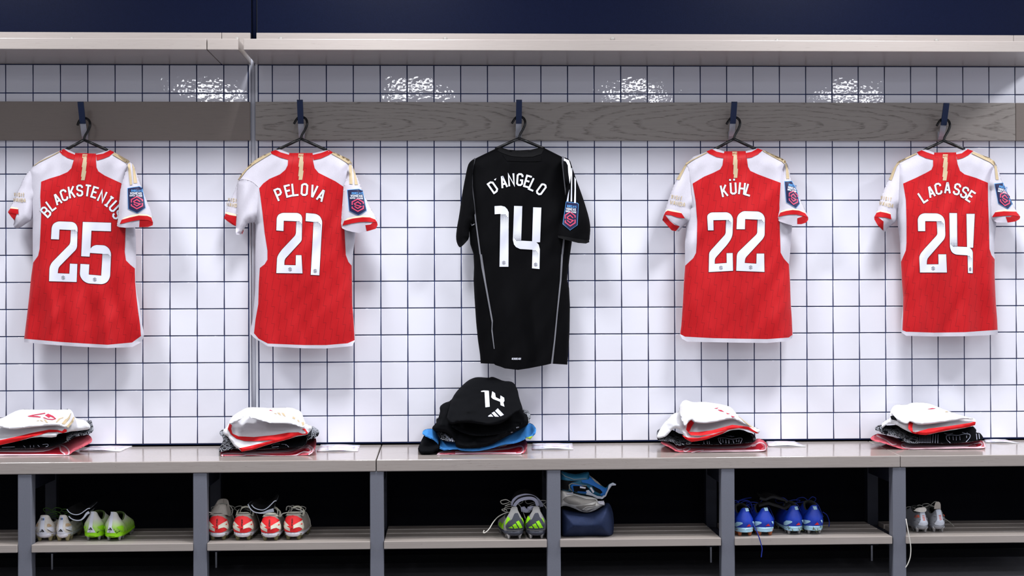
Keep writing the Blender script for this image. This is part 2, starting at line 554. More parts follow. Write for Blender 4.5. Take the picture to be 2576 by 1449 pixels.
props(box('baseboard_back', X0, X1, 0.0, 0.0199, 0.0, 0.03, 'black_gap'), 'thin dark skirting under the bench', None, None, 'structure')

# room
RX0, RX1, RY = -4.2, 5.2, -8.6
props(box('floor', RX0, RX1, RY, 0.12, -0.05, 0.0, 'floor_dark'), 'grey changing room floor', None, None, 'structure')
props(box('ceiling', RX0, RX1, RY, 0.12, CEIL, CEIL + 0.05, 'ceiling_white'), 'white ceiling with square light panels', None, None, 'structure')
props(box('wall_west', RX0 - 0.05, RX0, RY, 0.12, 0, CEIL, 'room_wall'), 'grey end wall on the left', None, None, 'structure')
props(box('wall_east', RX1, RX1 + 0.05, RY, 0.12, 0, CEIL, 'room_wall'), 'grey end wall on the right', None, None, 'structure')
props(box('wall_rear', RX0, RX1, RY - 0.05, RY, 0, CEIL, 'room_wall'), 'grey wall opposite the benches', None, None, 'structure')
props(box('wall_back_west', RX0, X0, 0.05, 0.12, 0, CEIL, 'room_wall'), 'grey wall continuing to the left of the bench', None, None, 'structure')
props(box('wall_back_east', X1, RX1, 0.05, 0.12, 0, CEIL, 'room_wall'), 'grey wall continuing to the right of the bench', None, None, 'structure')

# ceiling light panels: real lamps of the room
for yy, watt in zip(LIGHT_ROWS, LIGHT_W):
    for xx in LIGHT_X:
        ld = bpy.data.lights.new('panel_lamp', 'AREA'); ld.shape = 'SQUARE'; ld.size = 0.46
        ld.energy = watt; ld.color = (0.93, 0.95, 1.0)
        lo = bpy.data.objects.new('panel_lamp', ld); COL.objects.link(lo)
        lo.location = (xx, yy, CEIL - 0.012)

# ================================================================ top shelf
DS = -0.338
def span(px, py, Y): return at(px, py, Y)
sz1, sz0 = float(at(1000, 98.5, DS)[2]), float(at(1000, 126.5, DS)[2])
su = float(at(1000, 83.5, -0.02)[2])
def shelf(xa, xb, ua, ub, label, caps):
    s = thing('wall_shelf', ((xa + xb) / 2, 0, sz0), label, 'shelf', 'boards of the high shelf')
    box('board', xa, xb, DS, -0.001, sz0, sz1, 'wood_shelf', s, 0.002)
    u = box('upstand', ua, ub, -0.02, -0.0005, sz1 + 0.0005, su, 'wood_shelf', s, 0.001)
    for cxp in caps:
        p = at(cxp, 97.5 if cxp < 1700 else 102, -0.021)
        V, F = sweep([(p[0], -0.0195, p[2]), (p[0], -0.0225, p[2]), (p[0], -0.0250, p[2])], [0.0075, 0.0072, 0.0045], 14)
        mesh_from('screw_cap', V, F, 'cap_white', u)
    return s
xs = lambda px, py, Y: float(at(px, py, Y)[0])
shelf(X0, xs(519.3, 115, DS), X0, xs(557.0, 92, -.02), 'long pale grey wood shelf board at the far left above the tiles', [181])
shelf(xs(521.3, 115, DS), xs(599, 115, DS), xs(558.2, 92, -.02), xs(629.5, 92, -.02), 'short pale grey wood shelf board left of the gap', [596])
xe = 3.02
shelf(xs(612.5, 115, DS), xs(2700, 120, DS), xs(645, 92, -.02), xs(2549.5, 105, -.02), 'very long pale grey wood shelf board right of the gap', [706, 1120, 1541, 1955, 2356])
box_end = thing('wall_shelf', (xs(2560, 105, -.02), 0, sz1), 'end piece of pale wood upstand standing behind the long shelf at far right', 'shelf', 'boards of the high shelf')
box('upstand', xs(2550.3, 105, -.02), xs(2720, 105, -.02), -0.02, -0.0005, sz1 + 0.0005, su, 'wood_shelf', box_end, 0.001)

# ================================================================ hook rail
RY0 = -0.022
rz1, rz0 = float(at(1000, 256.5, RY0)[2]), float(at(1000, 353, RY0)[2])
def rail(xa, xb, mat, label):
    s = thing('hook_rail', ((xa + xb) / 2, 0, rz0), label, 'rail', 'boards of the hook rail')
    box('rail_board', xa, xb, RY0, -0.0045, rz0, rz1, mat, s, 0.0015)
rail(X0, xs(629, 300, RY0), 'wood_rail_plain', 'plain brown-grey hook rail board left of the metal joint strip')
rail(xs(642.5, 300, RY0), xs(2554.5, 300, RY0), 'wood_rail', 'long grey wood hook rail board with oval grain right of the joint strip')
rail(xs(2555.3, 300, RY0), X1, 'wood_rail_plain', 'short end of hook rail board at the right edge of the photo')

# ================================================================ hooks and hangers
def coat_hook(ptop, pbot, label):
    """ptop, pbot: photo pixels of the top and the foot of the navy arm"""
    Yb = -0.058
    foot = at(pbot[0], pbot[1], Yb)
    top = at(ptop[0], ptop[1], Yb - 0.036)
    top[0] = foot[0]                                   # the arm leans straight out of the wall
    low = at(pbot[0], 351, RY0 - 0.003)
    s = thing('coat_hook', (foot[0], RY0, low[2]), label, 'hook', 'hooks along the rail')
    w = 0.0107
    def strip(name, prof, mat, th=0.003):
        V, F = [], []
        P = np.array(prof); n = len(P)
        T = np.gradient(P, axis=0); T /= np.linalg.norm(T, axis=1)[:, None]
        N = np.stack([-T[:, 1], T[:, 0]], 1) * th / 2
        for k in range(n):
            for sx in (-w, w):
                for sg in (-1, 1):
                    q = P[k] + sg * N[k]
                    V.append((foot[0] + sx, q[0], q[1]))
        for k in range(n - 1):
            a = 4 * k; b = a + 4
            F += [(a, a + 2, b + 2, b), (a + 1, b + 1, b + 3, a + 3), (a, b, b + 1, a + 1), (a + 2, a + 3, b + 3, b + 2)]
        F += [(0, 1, 3, 2), (4 * n - 4, 4 * n - 2, 4 * n - 1, 4 * n - 3)]
        return mesh_from(name, V, F, mat, s, False)
    yb = RY0 - 0.0025
    strip('wall_plate', [(yb, low[2] + 0.03), (yb, low[2] + 0.015), (yb, low[2])], 'chrome')
    strip('bent_plate', [(yb - 0.002, low[2]), (yb - 0.012, low[2] + 0.012), (Yb, foot[2] - 0.001), (Yb - 0.002, foot[2] + 0.004)], 'chrome')
    ta = np.linspace(0, 1, 6)
    strip('arm', [(Yb - 0.003 + (top[1] - Yb + 0.003) * a, foot[2] + (top[2] - foot[2]) * a) for a in ta], 'navy_metal', 0.0065)
    V, F = sweep([(foot[0] - w, top[1], top[2]), (foot[0] + w, top[1], top[2])], 0.0034, 10)
    mesh_from('arm_tip', V, F, 'navy_metal', s)
    return foot
HOOKS = [((203, 258), (209, 311)), ((753, 253), (757, 311)), ((1306, 253), (1305, 311)), ((1847, 258), (1843, 311)), ((2381, 261), (2373, 315))]
HL = ['leftmost navy coat hook, on the plain rail board', 'navy coat hook just right of the metal joint strip',
      'navy coat hook holding the hanger of the black jersey', 'fourth navy coat hook from the left, above the jersey after the black one',
      'rightmost navy coat hook, near the right edge']
for (a, b), l in zip(HOOKS, HL): coat_hook(a, b, l)

def hanger(apex, la, ra, tip, label):
    """apex, left and right arm points, free tip of the hook: photo pixels"""
    Y = -0.075
    ax, ay = apex
    s = thing('clothes_hanger', at(ax, ay, Y), label, 'hanger', 'black hangers on the hooks')
    hook = [(ax, ay, Y), (ax + 3, ay - 10, Y), (ax + 11, ay - 24, Y), (ax + 15.5, ay - 37, Y), (ax + 13.5, ay - 48, Y + .006), (ax + 5, ay - 54.5, Y + .012),
            (ax - 5, ay - 54, Y + .014), (ax - 12, ay - 47, Y + .010), (tip[0], tip[1], Y + .004)]
    tube('hook', [at(x, y, yy) for x, y, yy in hook], 0.0046, 'hanger_black', s, 10, 48)
    for k, (ex, ey) in enumerate((la, ra)):
        dx, dy = ex - ax, ey - ay
        pts = [at(ax, ay, Y), at(ax + dx * .6, ay + dy * .6, Y), at(ex, ey, Y + .002), at(ax + dx * 1.12, ay + dy * 1.14, Y + .006)]
        tube('arm', pts, [0.0052, 0.0056, 0.0056, 0.0056], 'hanger_black', s, 10)
    return s
hanger((211, 352), (168, 376), (264, 375), (195, 315), 'leftmost black hanger, inside the jersey hanging left of the joint strip')
hanger((757, 349), (704, 374), (815, 375), (740, 311), 'black hanger inside the red jersey that overlaps the metal joint strip')
hanger((1305.5, 348), (1253, 372), (1362, 371), (1288, 310), 'black plastic hanger inside the black jersey')
hanger((1846, 349.5), (1801, 374), (1894, 372), (1828, 312), 'black hanger inside the red jersey next to the black jersey on its right')
hanger((2374, 354), (2329, 376), (2420, 373), (2357, 316), 'rightmost black hanger, in the red jersey at the right edge')

# ================================================================ bench and shoe cubbies
DB = -0.4145
BREAR, BFRONT = 0.442, 0.4293                          # the seat falls a little towards its front edge
bz0 = float(at(1100, 1185, DB)[2])
def bench_z(y): return BREAR + (BFRONT - BREAR) * np.asarray(y) / DB
def bench_at(px, py):
    """point of the seat surface seen at a photo pixel"""
    z = 0.436
    for _ in range(6):
        p = at_z(px, py, z); z = float(bench_z(p[1]))
    return p
def bench(xa, xb, label):
    s = thing('bench', ((xa + xb) / 2, DB / 2, bz0), label, 'bench', 'boards of the bench seat')
    bm = bmesh.new()
    bm_box(bm, xa, xb, DB, -0.004, bz0, BREAR, 0.003, 3)
    for v in bm.verts:
        if v.co.z > (bz0 + BREAR) / 2: v.co.z += float(bench_z(v.co.y)) - BREAR
    from_bm('seat_board', bm, 'wood_bench', s)
bj1, bj2 = xs(946.2, 1170, DB), xs(2265, 1158, DB)
bench(X0, bj1 - 0.0015, 'left bench seat board under the kits of jerseys 25 and 21')
bench(bj1 + 0.0015, bj2 - 0.0008, 'middle bench seat board of pale lacquered wood between the two seams')
bench(bj2 + 0.0008, X1, 'right bench seat board under the kit of jersey 24')

PW = 0.047
postx = [xs(p, 1300, DB + 0.004) for p in (62, 503, 948, 1393.5, 1831.5, 2263)]
postx = [postx[0] - 0.607] + postx + [postx[-1] + 0.6]
PD = 0.36
POSTL = ['outside the left edge of the photo', 'left of the white and gold boots', 'between the lime boots and the red boots', 'right of the red boots',
         'between the grey boots and the gloves', 'left of the blue boots', 'left of the silver boots', 'beyond the right edge of the photo']
for x, l in zip(postx, POSTL):
    s = thing('trestle', (x, DB / 2, 0), 'grey painted steel trestle carrying the bench, ' + l, 'bench support', 'trestles under the bench')
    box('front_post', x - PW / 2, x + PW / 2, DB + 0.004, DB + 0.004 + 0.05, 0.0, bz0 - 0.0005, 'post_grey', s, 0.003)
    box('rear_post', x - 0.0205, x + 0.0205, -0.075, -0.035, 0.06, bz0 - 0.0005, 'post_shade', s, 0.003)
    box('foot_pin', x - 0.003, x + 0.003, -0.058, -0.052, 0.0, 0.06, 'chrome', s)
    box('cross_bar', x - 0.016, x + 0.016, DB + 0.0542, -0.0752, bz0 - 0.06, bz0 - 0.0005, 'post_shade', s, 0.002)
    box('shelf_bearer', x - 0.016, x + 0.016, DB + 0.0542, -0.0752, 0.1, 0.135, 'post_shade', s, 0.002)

cz1 = float(at(1165, 1360, DB - 0.004)[2]); cz0 = float(at(1165, 1379.5, DB - 0.004)[2])
SHELFZ = cz1
ends = [(None, 43), (79, 485), (521, 931), (966, 1376), (1409, 1814), (1849, 2245), (2280, None)]
NAMES = ['at the left edge of the photo', 'under the white and gold and the lime boots', 'under the red boots', 'under the lime and grey boots',
         'under the gloves and the navy roll', 'under the blue boots', 'under the silver boots']
for k, (a, b) in enumerate(ends):
    xa = xs(a, 1365, DB - .004) if a is not None else postx[0] + 0.026
    xb = xs(b, 1365, DB - .004) if b is not None else postx[-1] - 0.026
    s = thing('boot_shelf', ((xa + xb) / 2, DB / 2, cz0), 'slatted pale wood boot shelf ' + NAMES[k], 'shelf', 'boot shelves under the bench')
    y = DB - 0.004
    for i, (w, g) in enumerate([(0.085, 0.012), (0.075, 0.014), (0.075, 0.016), (0.075, 0.0)]):
        box('slat', xa, xb, y, y + w, cz0 if i == 0 else cz1 - 0.018, cz1, 'wood_slat', s, 0.002)
        y += w + g
# ================================================================ jerseys
def jersey_red(name, base, dark):
    t = NT(name)
    tc = t.n.new('ShaderNodeTexCoord'); sp = t.n.new('ShaderNodeSeparateXYZ')
    t.link(tc.outputs['Object'], sp.inputs[0])
    X, Z = sp.outputs[0], sp.outputs[2]
    P = 0.0235
    xs_ = t.math('DIVIDE', t.math('ADD', X, t.math('MULTIPLY', Z, 0.0)), P)
    colid = t.math('FLOOR', xs_)
    fx = t.math('FRACT', xs_)
    ph = t.math('MULTIPLY', colid, 0.37)
    tz = t.math('FRACT', t.math('ADD', t.math('DIVIDE', Z, 0.062), ph))
    cen = t.math('ADD', 0.22, t.math('MULTIPLY', tz, 0.46))
    d = t.math('ABSOLUTE', t.math('SUBTRACT', fx, cen))
    l1 = t.math('LESS_THAN', d, 0.028)
    near = t.math('LESS_THAN', t.math('ABSOLUTE', t.math('SUBTRACT', t.math('FRACT', t.math('ADD', tz, 0.5)), 0.5)), 0.014)
    inx = t.math('LESS_THAN', t.math('ABSOLUTE', t.math('SUBTRACT', fx, 0.45)), 0.235)
    line = t.math('MAXIMUM', l1, t.math('MULTIPLY', near, inx))
    v = t.coords()
    f = t.noise(t.coords((1, 1, .25)), 90, 3)
    b = t.mix(f, tuple(x * .9 for x in srgb(*base)[:3]) + (1,), srgb(*base))
    t.set(t.mix(t.math('MULTIPLY', line, 0.62), b, srgb(*dark)), 0.55, 0, 0.25)
    t.bump(t.noise(v, 700, 2), 0.08, 0.0006)
    t.b.inputs['Sheen Weight'].default_value = 0.08
jersey_red('jersey_red', (192, 10, 20), (112, 2, 10))
plain('cloth_red', (188, 8, 18), 0.6, 0, 0.25, 0.05, 500)
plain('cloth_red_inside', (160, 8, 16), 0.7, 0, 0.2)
plain('cloth_white', (202, 198, 207), 0.7, 0, 0.25, 0.03, 300)
plain('cloth_lining', (188, 182, 192), 0.75, 0, 0.2)
plain('print_gold', (196, 176, 140), 0.5, 0, 0.3)
plain('print_cream', (240, 226, 196), 0.5, 0, 0.3)
plain('print_white', (224, 226, 236), 0.45, 0, 0.35)
plain('print_edge', (52, 6, 14), 0.6)
plain('print_grey', (92, 92, 100), 0.6)
plain('print_black', (14, 14, 18), 0.6)
plain('badge_navy', (26, 28, 68), 0.45)
plain('badge_blue', (92, 160, 222), 0.45)
plain('badge_pink', (214, 74, 108), 0.45)
plain('cloth_black', (7, 7, 9), 0.8, 0, 0.07, 0.10, 300)
plain('cloth_black_deep', (6, 6, 8), 0.8, 0, 0.2)
plain('seam_grey', (120, 120, 126), 0.7, 0, 0.2, 0.15, 900)

class Cloth:
    """hanging cloth seen at an outline: a puffed sheet, thin at its edges, with hanging folds"""
    def __init__(s, poly, y0, T, R, open_edges=(), fold=0.006, seed=1, ytop=0.0, lean=None):
        s.poly, s.y0, s.T, s.R, s.skip, s.fold, s.seed = poly, y0, T, R, set(open_edges), fold, seed
        ys = [p[1] for p in poly]; s.ya, s.yb = min(ys), max(ys)
        xs_ = [p[0] for p in poly]; s.xa, s.xb = min(xs_), max(xs_)
        s.lean = lean
    def amount(s, px, py):
        d = np.clip(seg_dist(px, py, s.poly, s.skip) / s.R, 0, 1)
        return np.sqrt(np.maximum(0, 1 - (1 - d) ** 2))
    def folds(s, px, py):
        g = np.clip((py - s.ya) / (s.yb - s.ya), 0, 1)
        w = vnoise(px / 34 + 0.6 * vnoise(px / 60, py / 90, s.seed + 7), py / 210, s.seed) - .5
        w2 = vnoise((px + py * .55) / 26, (py - px * .4) / 95, s.seed + 3) - .5
        w3 = vnoise(px / 15, py / 60, s.seed + 5) - .5
        return s.fold * 1.7 * ((0.35 + 1.1 * g) * w * 1.6 + 0.7 * w2 + 0.28 * w3)
    def __call__(s, px, py):
        a = s.amount(px, py)
        y = s.y0 - a * s.T - np.minimum(1, a * 1.2) * s.folds(px, py)
        if s.lean: y = y + s.lean(px, py)
        return y
    def back(s, px, py):
        a = s.amount(px, py)
        y = s.y0 + 0.55 * a * s.T
        if s.lean: y = y + s.lean(px, py)
        return np.minimum(y, -0.006)

def dots(x0, y0, nx, ny, pitch, r0, corner=True, flip=False):
    """halftone squares that shrink row by row"""
    out = []
    for j in range(ny):
        r = r0 * .66 * (1 - .85 * j / ny)
        for i in range(nx):
            if corner and (nx - 1 - i) + j * 1.4 < 1.8: continue
            x = x0 + i * pitch; y = y0 - j * pitch if flip else y0 + j * pitch
            if flip: x = x0 + (nx - 1 - i) * pitch
            out.append([(x - r, y - r), (x + r, y - r), (x + r, y + r), (x - r, y + r)])
    return out

def emblem_polys(cx, cy, w, h, sw, sk=0.0):
    out = []
    for ln in EMBLEM:
        for q in stroke_polys([(x * w, y * h) for x, y in ln], sw):
            out.append([(cx + x, cy + y + sk * x) for x, y in q])
    return out

def grow(poly, d):
    """outline pushed outwards by d pixels"""
    P = [np.array(p) for p in poly]; n = len(P)
    area = sum(P[i][0] * P[(i + 1) % n][1] - P[(i + 1) % n][0] * P[i][1] for i in range(n))
    sg = 1 if area > 0 else -1
    out = []
    for i in range(n):
        a, b, c = P[i - 1], P[i], P[(i + 1) % n]
        d1 = (b - a) / (np.linalg.norm(b - a) + 1e-9); d2 = (c - b) / (np.linalg.norm(c - b) + 1e-9)
        n1 = np.array([d1[1], -d1[0]]) * sg; n2 = np.array([d2[1], -d2[0]]) * sg
        m = n1 + n2; m /= np.linalg.norm(m) + 1e-9
        out.append(tuple(b + m * d / max(.5, m @ n1)))
    return out

def put_badge(parent, surf, poly, blue_edge, cx, cy, w, sk, wsl=1.0, clip=None):
    b = patch('league_badge', grow(poly, 1.2), surf, 0.0022, 'badge_blue', parent, 3)
    patch('badge_field', poly, surf, 0.0030, 'badge_navy', b, 3)
    ys = [p[1] for p in poly]; y0, y1 = min(ys), max(ys); H = y1 - y0
    patch('badge_emblem', emblem_polys(cx, cy, w, w * 1.02 / wsl, w * .105 * .95, sk), surf, 0.0040, 'badge_pink', b, 3)
    return b, y0, H

def badge_text(b, surf, cx, y0, H, w, sk, words=True):
    ang = math.degrees(math.atan(sk))
    lw = w / 9.6
    patch('badge_line_top', text_polys('BARCLAYS', cx + w * .07, y0 + H * .145, H * .085, lw * .92, lw * .16, ang, 0.95), surf, 0.0040, 'badge_blue', b, 0)
    patch('badge_line_middle', text_polys("WOMENS", cx, y0 + H * .245, H * .09, lw * 1.25, lw * .26, ang, 1.25), surf, 0.0040, 'print_white', b, 0)
    patch('badge_line_bottom', text_polys('SUPER LEAGUE', cx, y0 + H * .335, H * .062, lw * .70, lw * .12, ang, 0.8), surf, 0.0040, 'print_white', b, 0)

def jersey(J):
    k = lambda pts: C(J['o'][0], J['o'][1], 2.588, pts)
    sil = k(J['sil'])
    n = len(sil)
    B = Cloth(sil, -0.075, 0.034, 34.0, [i for i in range(n) if i in J.get('open', ())], 0.007, J['seed'])
    cx = (B.xa + B.xb) / 2
    root = thing('jersey', at(cx, B.yb, -0.075), J['label'], 'jersey', 'jerseys hanging on the rail')
    M_red, M_wh = J.get('main', 'jersey_red'), 'cloth_white'
    patch('body', [sil], B, 0, M_wh, root, 4)
    patch('front_layer', [sil], B.back, 0, 'cloth_red_inside', root, 12)
    patch('back_panel', [k(J['red'])], B, 0.0012, M_red, root, 4)
    for c in J['collar']: patch('collar_band', [k(c)], B, 0.0024, 'cloth_red', root, 6)
    patch('hem_band', [k(J['hem'])], B, 0.0020, M_wh, root, 6)
    g = J['gold']
    # gold bolt with the small club letters
    bolt = [(gx + g[0], gy + g[1]) for gx, gy in [(-5.8, 0), (6.2, .3), (5.4, 9), (5.0, 20), (6.2, 20), (4.2, 43), (6.0, 43), (2.6, 66), (-6.4, 66), (-5.0, 57), (-7.0, 57), (-4.4, 33), (-6.4, 33), (-3.2, 10), (-6.2, 10)]]
    bolt = [(g[0] + (x - g[0]) * g[2] + (y - g[1]) * g[3], y) for x, y in bolt]
    nb = patch('neck_bolt', [bolt], B, 0.0022, 'print_gold', root, 8)
    patch('bolt_letters', text_polys('AFC', g[0] + .3, g[1] + 5.0, 4.2, 3.0, 1.0, 0, 0.7), B, 0.0030, 'cloth_red', nb, 0)
    # name and number
    L = []
    for ch, x, y, r in J['name']: L += glyph_polys(ch, x, y, J['lh'], J['lw'], r, J['sw'])
    Lb = []
    for ch, x, y, r in J['name']: Lb += glyph_polys(ch, x, y, J['lh'] + 1.2, J['lw'] + 1.2, r, J['sw'] + 1.3)
    nm = patch('name_print', Lb, B, 0.0022, 'print_edge', root, 12)
    patch('name_letters', L, B, 0.0028, 'print_white', nm, 12)
    for dg in J['digits']:
        o = patch('number_print', [grow(dg['p'], 0.9)], B, 0.0024, 'print_edge', root, 8)
        props(o, 'printed digit %s, white with a thin dark edge' % dg['c'])
        patch('digit_face', [dg['p']], B, 0.0030, 'print_white', o, 8)
        for d in dg['dots']: patch('halftone', dots(*d), B, 0.0036, 'print_black', o, 0)
        ex, ey = dg['e']
        patch('league_mark', emblem_polys(ex, ey, dg.get('ew', 8.5), 9.5, 0.8), B, 0.0036, 'print_grey', o, 0)
    # sleeves
    for sv in J['sleeves']:
        q = lambda pts: C(sv['o'][0], sv['o'][1], 6.04, pts)
        sp = q(sv['sil'])
        sp, opn = soften(sp, set(sv.get('open', ())))
        S = Cloth(sp, sv.get('y0', -0.082), sv.get('T', 0.036), 26.0, opn, 0.006, J['seed'] + 11)
        so = patch('sleeve', [sp], S, 0, M_wh, root, 3, back=S.back)
        if 'lining' in sv: patch('sleeve_lining', [q(sv['lining'])], S, 0.0012, 'cloth_lining', so, 3)
        if 'inner' in sv: patch('cuff_inside', [q(p) for p in sv['inner']], S, 0.0018, 'cloth_red_inside', so, 3)
        patch('cuff', [q(sv['cuff'])], S, 0.0032, 'cloth_red', so, 3)
        patch('cuff_piping', [q(sv['piping'])], S, 0.0030, 'print_cream', so, 3)
        for st in sv.get('stripes', ()):
            patch('shoulder_stripe', [q(st)], S, 0.0022, 'print_gold', so, 3)
        if 'badge' in sv:
            bd = sv['badge']
            b, y0, H = put_badge(so, S, q(bd['p']), True, *q([bd['c']])[0], bd['w'], bd['sk'], bd.get('sl', 1.0))
            badge_text(b, S, q([bd['t']])[0][0], y0 + bd.get('dy', 0), H, bd['tw'], bd['sk'])
        for tx in sv.get('text', ()):
            w_, (x, y), h_, lw_, r_ = tx
            x, y = q([(x, y)])[0]
            patch('sleeve_text', text_polys(w_, x, y, h_, lw_, lw_ * .28, r_, 1.5), S, 0.0026, 'print_gold', so, 2)
    for st in J.get('body_stripes', ()):
        patch('shoulder_stripe', [C(st[0][0], st[0][1], 6.04, st[1])], B, 0.0040, 'print_gold', root, 6)
    return root

def digit(ch, o, s, pts, dts, e, ew=8.5):
    P = round_obtuse(C(o[0], o[1], s, pts))
    D = [(o[0] + x / s, o[1] + y / s, nx, ny, p / s, r / s, cr, fl) for x, y, nx, ny, p, r, cr, fl in dts]
    return dict(c=ch, p=P, dots=D, e=(o[0] + e[0] / s, o[1] + e[1] / s), ew=ew)

J25 = dict(o=(0, 340), seed=3, label='red jersey with white sleeves, number 25, hanging left of the metal joint strip',
  sil=[(385,103),(300,140),(232,185),(195,230),(190,330),(200,440),(212,560),(213,700),(213,830),(203,920),(190,1050),(175,1180),(157,1325),(158,1348),(300,1362),(480,1375),(700,1386),(860,1380),(925,1345),(938,1300),(925,1220),(908,1110),(893,1040),(882,960),(886,850),(886,700),(880,600),(870,500),(862,400),(845,280),(832,185),(745,110),(712,97),(625,122),(492,118),(430,88)],
  open=(13,14,15,16,17),
  red=[(490,116),(478,170),(465,215),(440,240),(390,262),(320,283),(268,303),(262,400),(268,520),(263,640),(258,740),(248,785),(216,830),(203,920),(190,1050),(175,1180),(157,1325),(400,1347),(560,1357),(700,1365),(860,1350),(918,1308),(913,1240),(900,1150),(888,1050),(880,960),(878,868),(850,845),(820,815),(812,760),(818,600),(815,430),(790,313),(740,290),(680,262),(640,235),(628,210),(625,170),(625,120)],
  collar=[[(385,105),(416,90),(445,110),(490,128),(480,160),(440,148),(404,127)],[(625,128),(672,120),(716,98),(745,110),(710,138),(675,152),(630,165)]],
  hem=[(157,1325),(400,1347),(560,1357),(700,1365),(860,1350),(918,1308),(913,1240),(925,1235),(938,1300),(925,1345),(860,1380),(700,1386),(480,1375),(300,1362),(158,1348)],
  gold=(213.5, 387.5, 1.0, -0.05),
  name=[('B',115.4,533.1,-46),('L',129,516,-36),('A',144.5,502,-27),('C',161,490.9,-18),('K',180.5,483.4,-9),('S',200.5,479.3,-2),('T',220.7,479.3,8),('E',239,484.2,17),('N',257,494,24),('I',274.3,506.8,36),('U',287.5,519.5,44),('S',296.5,539,54)],
  lh=30, lw=17, sw=4.6,
  digits=[digit('2',(100,530),7.245,[(205,518),(218,300),(250,235),(330,195),(600,205),(660,240),(690,310),(680,660),(660,710),(340,1035),(328,1140),(540,1150),(550,965),(685,972),(672,1300),(170,1285),(178,1030),(215,950),(545,615),(558,570),(570,352),(360,342),(350,525)],[(583,355,6,8,20,9,True,False)],(427,1222)),
          digit('5',(100,530),7.245,[(785,205),(1300,220),(1298,375),(942,365),(925,690),(960,650),(1020,625),(1190,632),(1265,690),(1300,770),(1282,1210),(1235,1300),(1150,1340),(870,1325),(780,1270),(730,1180),(742,970),(903,980),(893,1165),(1120,1185),(1145,785),(915,770),(908,838),(755,830)],[(1158,795,7,8,21,9.5,True,False)],(1002,1255))],
  body_stripes=[((0,370),[(890,66),(902,76),(800,130),(600,230),(512,290),(505,284),(600,215),(800,118)]),((200,370),[(530,82),(750,202),(770,235),(735,262),(725,250),(500,115)])],
  sleeves=[dict(o=(0,370), y0=-0.072, T=0.030, sil=[(560,300),(440,360),(390,430),(345,500),(310,600),(260,690),(200,830),(150,920),(120,990),(170,1060),(220,1115),(200,1200),(240,1235),(300,1230),(400,1160),(490,1105),(520,900),(560,600),(590,420)], open=(8,9,10,16,17,18,0),
             cuff=[(155,932),(275,945),(280,1020),(190,1010),(120,990)], inner=[[(120,990),(190,1008),(252,1015),(220,1115),(170,1060)]], piping=[(165,905),(275,925),(276,945),(155,932)],
             text=[('VISIT',(290,722),9.5,4.2,2),('WANDA',(296,806),9.5,5.0,3)]),
           dict(o=(200,370), y0=-0.118, T=0.032, sil=[(726,262),(760,222),(800,240),(870,400),(920,550),(960,650),(1000,760),(1060,900),(1090,980),(1110,1060),(1120,1160),(1100,1195),(1040,1215),(900,1220),(700,1225),(600,1215),(565,1195),(590,1050),(600,850),(625,600),(690,400)], open=(10,11,12,13,14,15,0,1,20),
             lining=[(612,1172),(700,1145),(800,1125),(912,1108),(908,1218),(700,1225),(600,1215),(565,1195)],
             cuff=[(610,1170),(640,1105),(760,1070),(900,1040),(1030,1045),(1090,1070),(1118,1150),(1040,1110),(920,1105),(800,1125)], inner=[[(915,1106),(1040,1110),(1118,1150),(1112,1188),(1040,1215),(908,1218)]],
             piping=[(640,1105),(680,1072),(800,1030),(920,1015),(1030,1025),(1095,1058),(1105,1085),(1090,1070),(1030,1045),(900,1040),(760,1070)],
             stripes=[[(735,262),(770,240),(800,570),(765,575),(733,290)],[(800,242),(840,320),(880,545),(825,550),(810,330)]],
             badge=dict(p=[(735,628),(905,600),(950,625),(1000,920),(875,998),(745,935)],c=(872,845),w=30,sk=0.02,t=(858,0),tw=32,dy=1))])

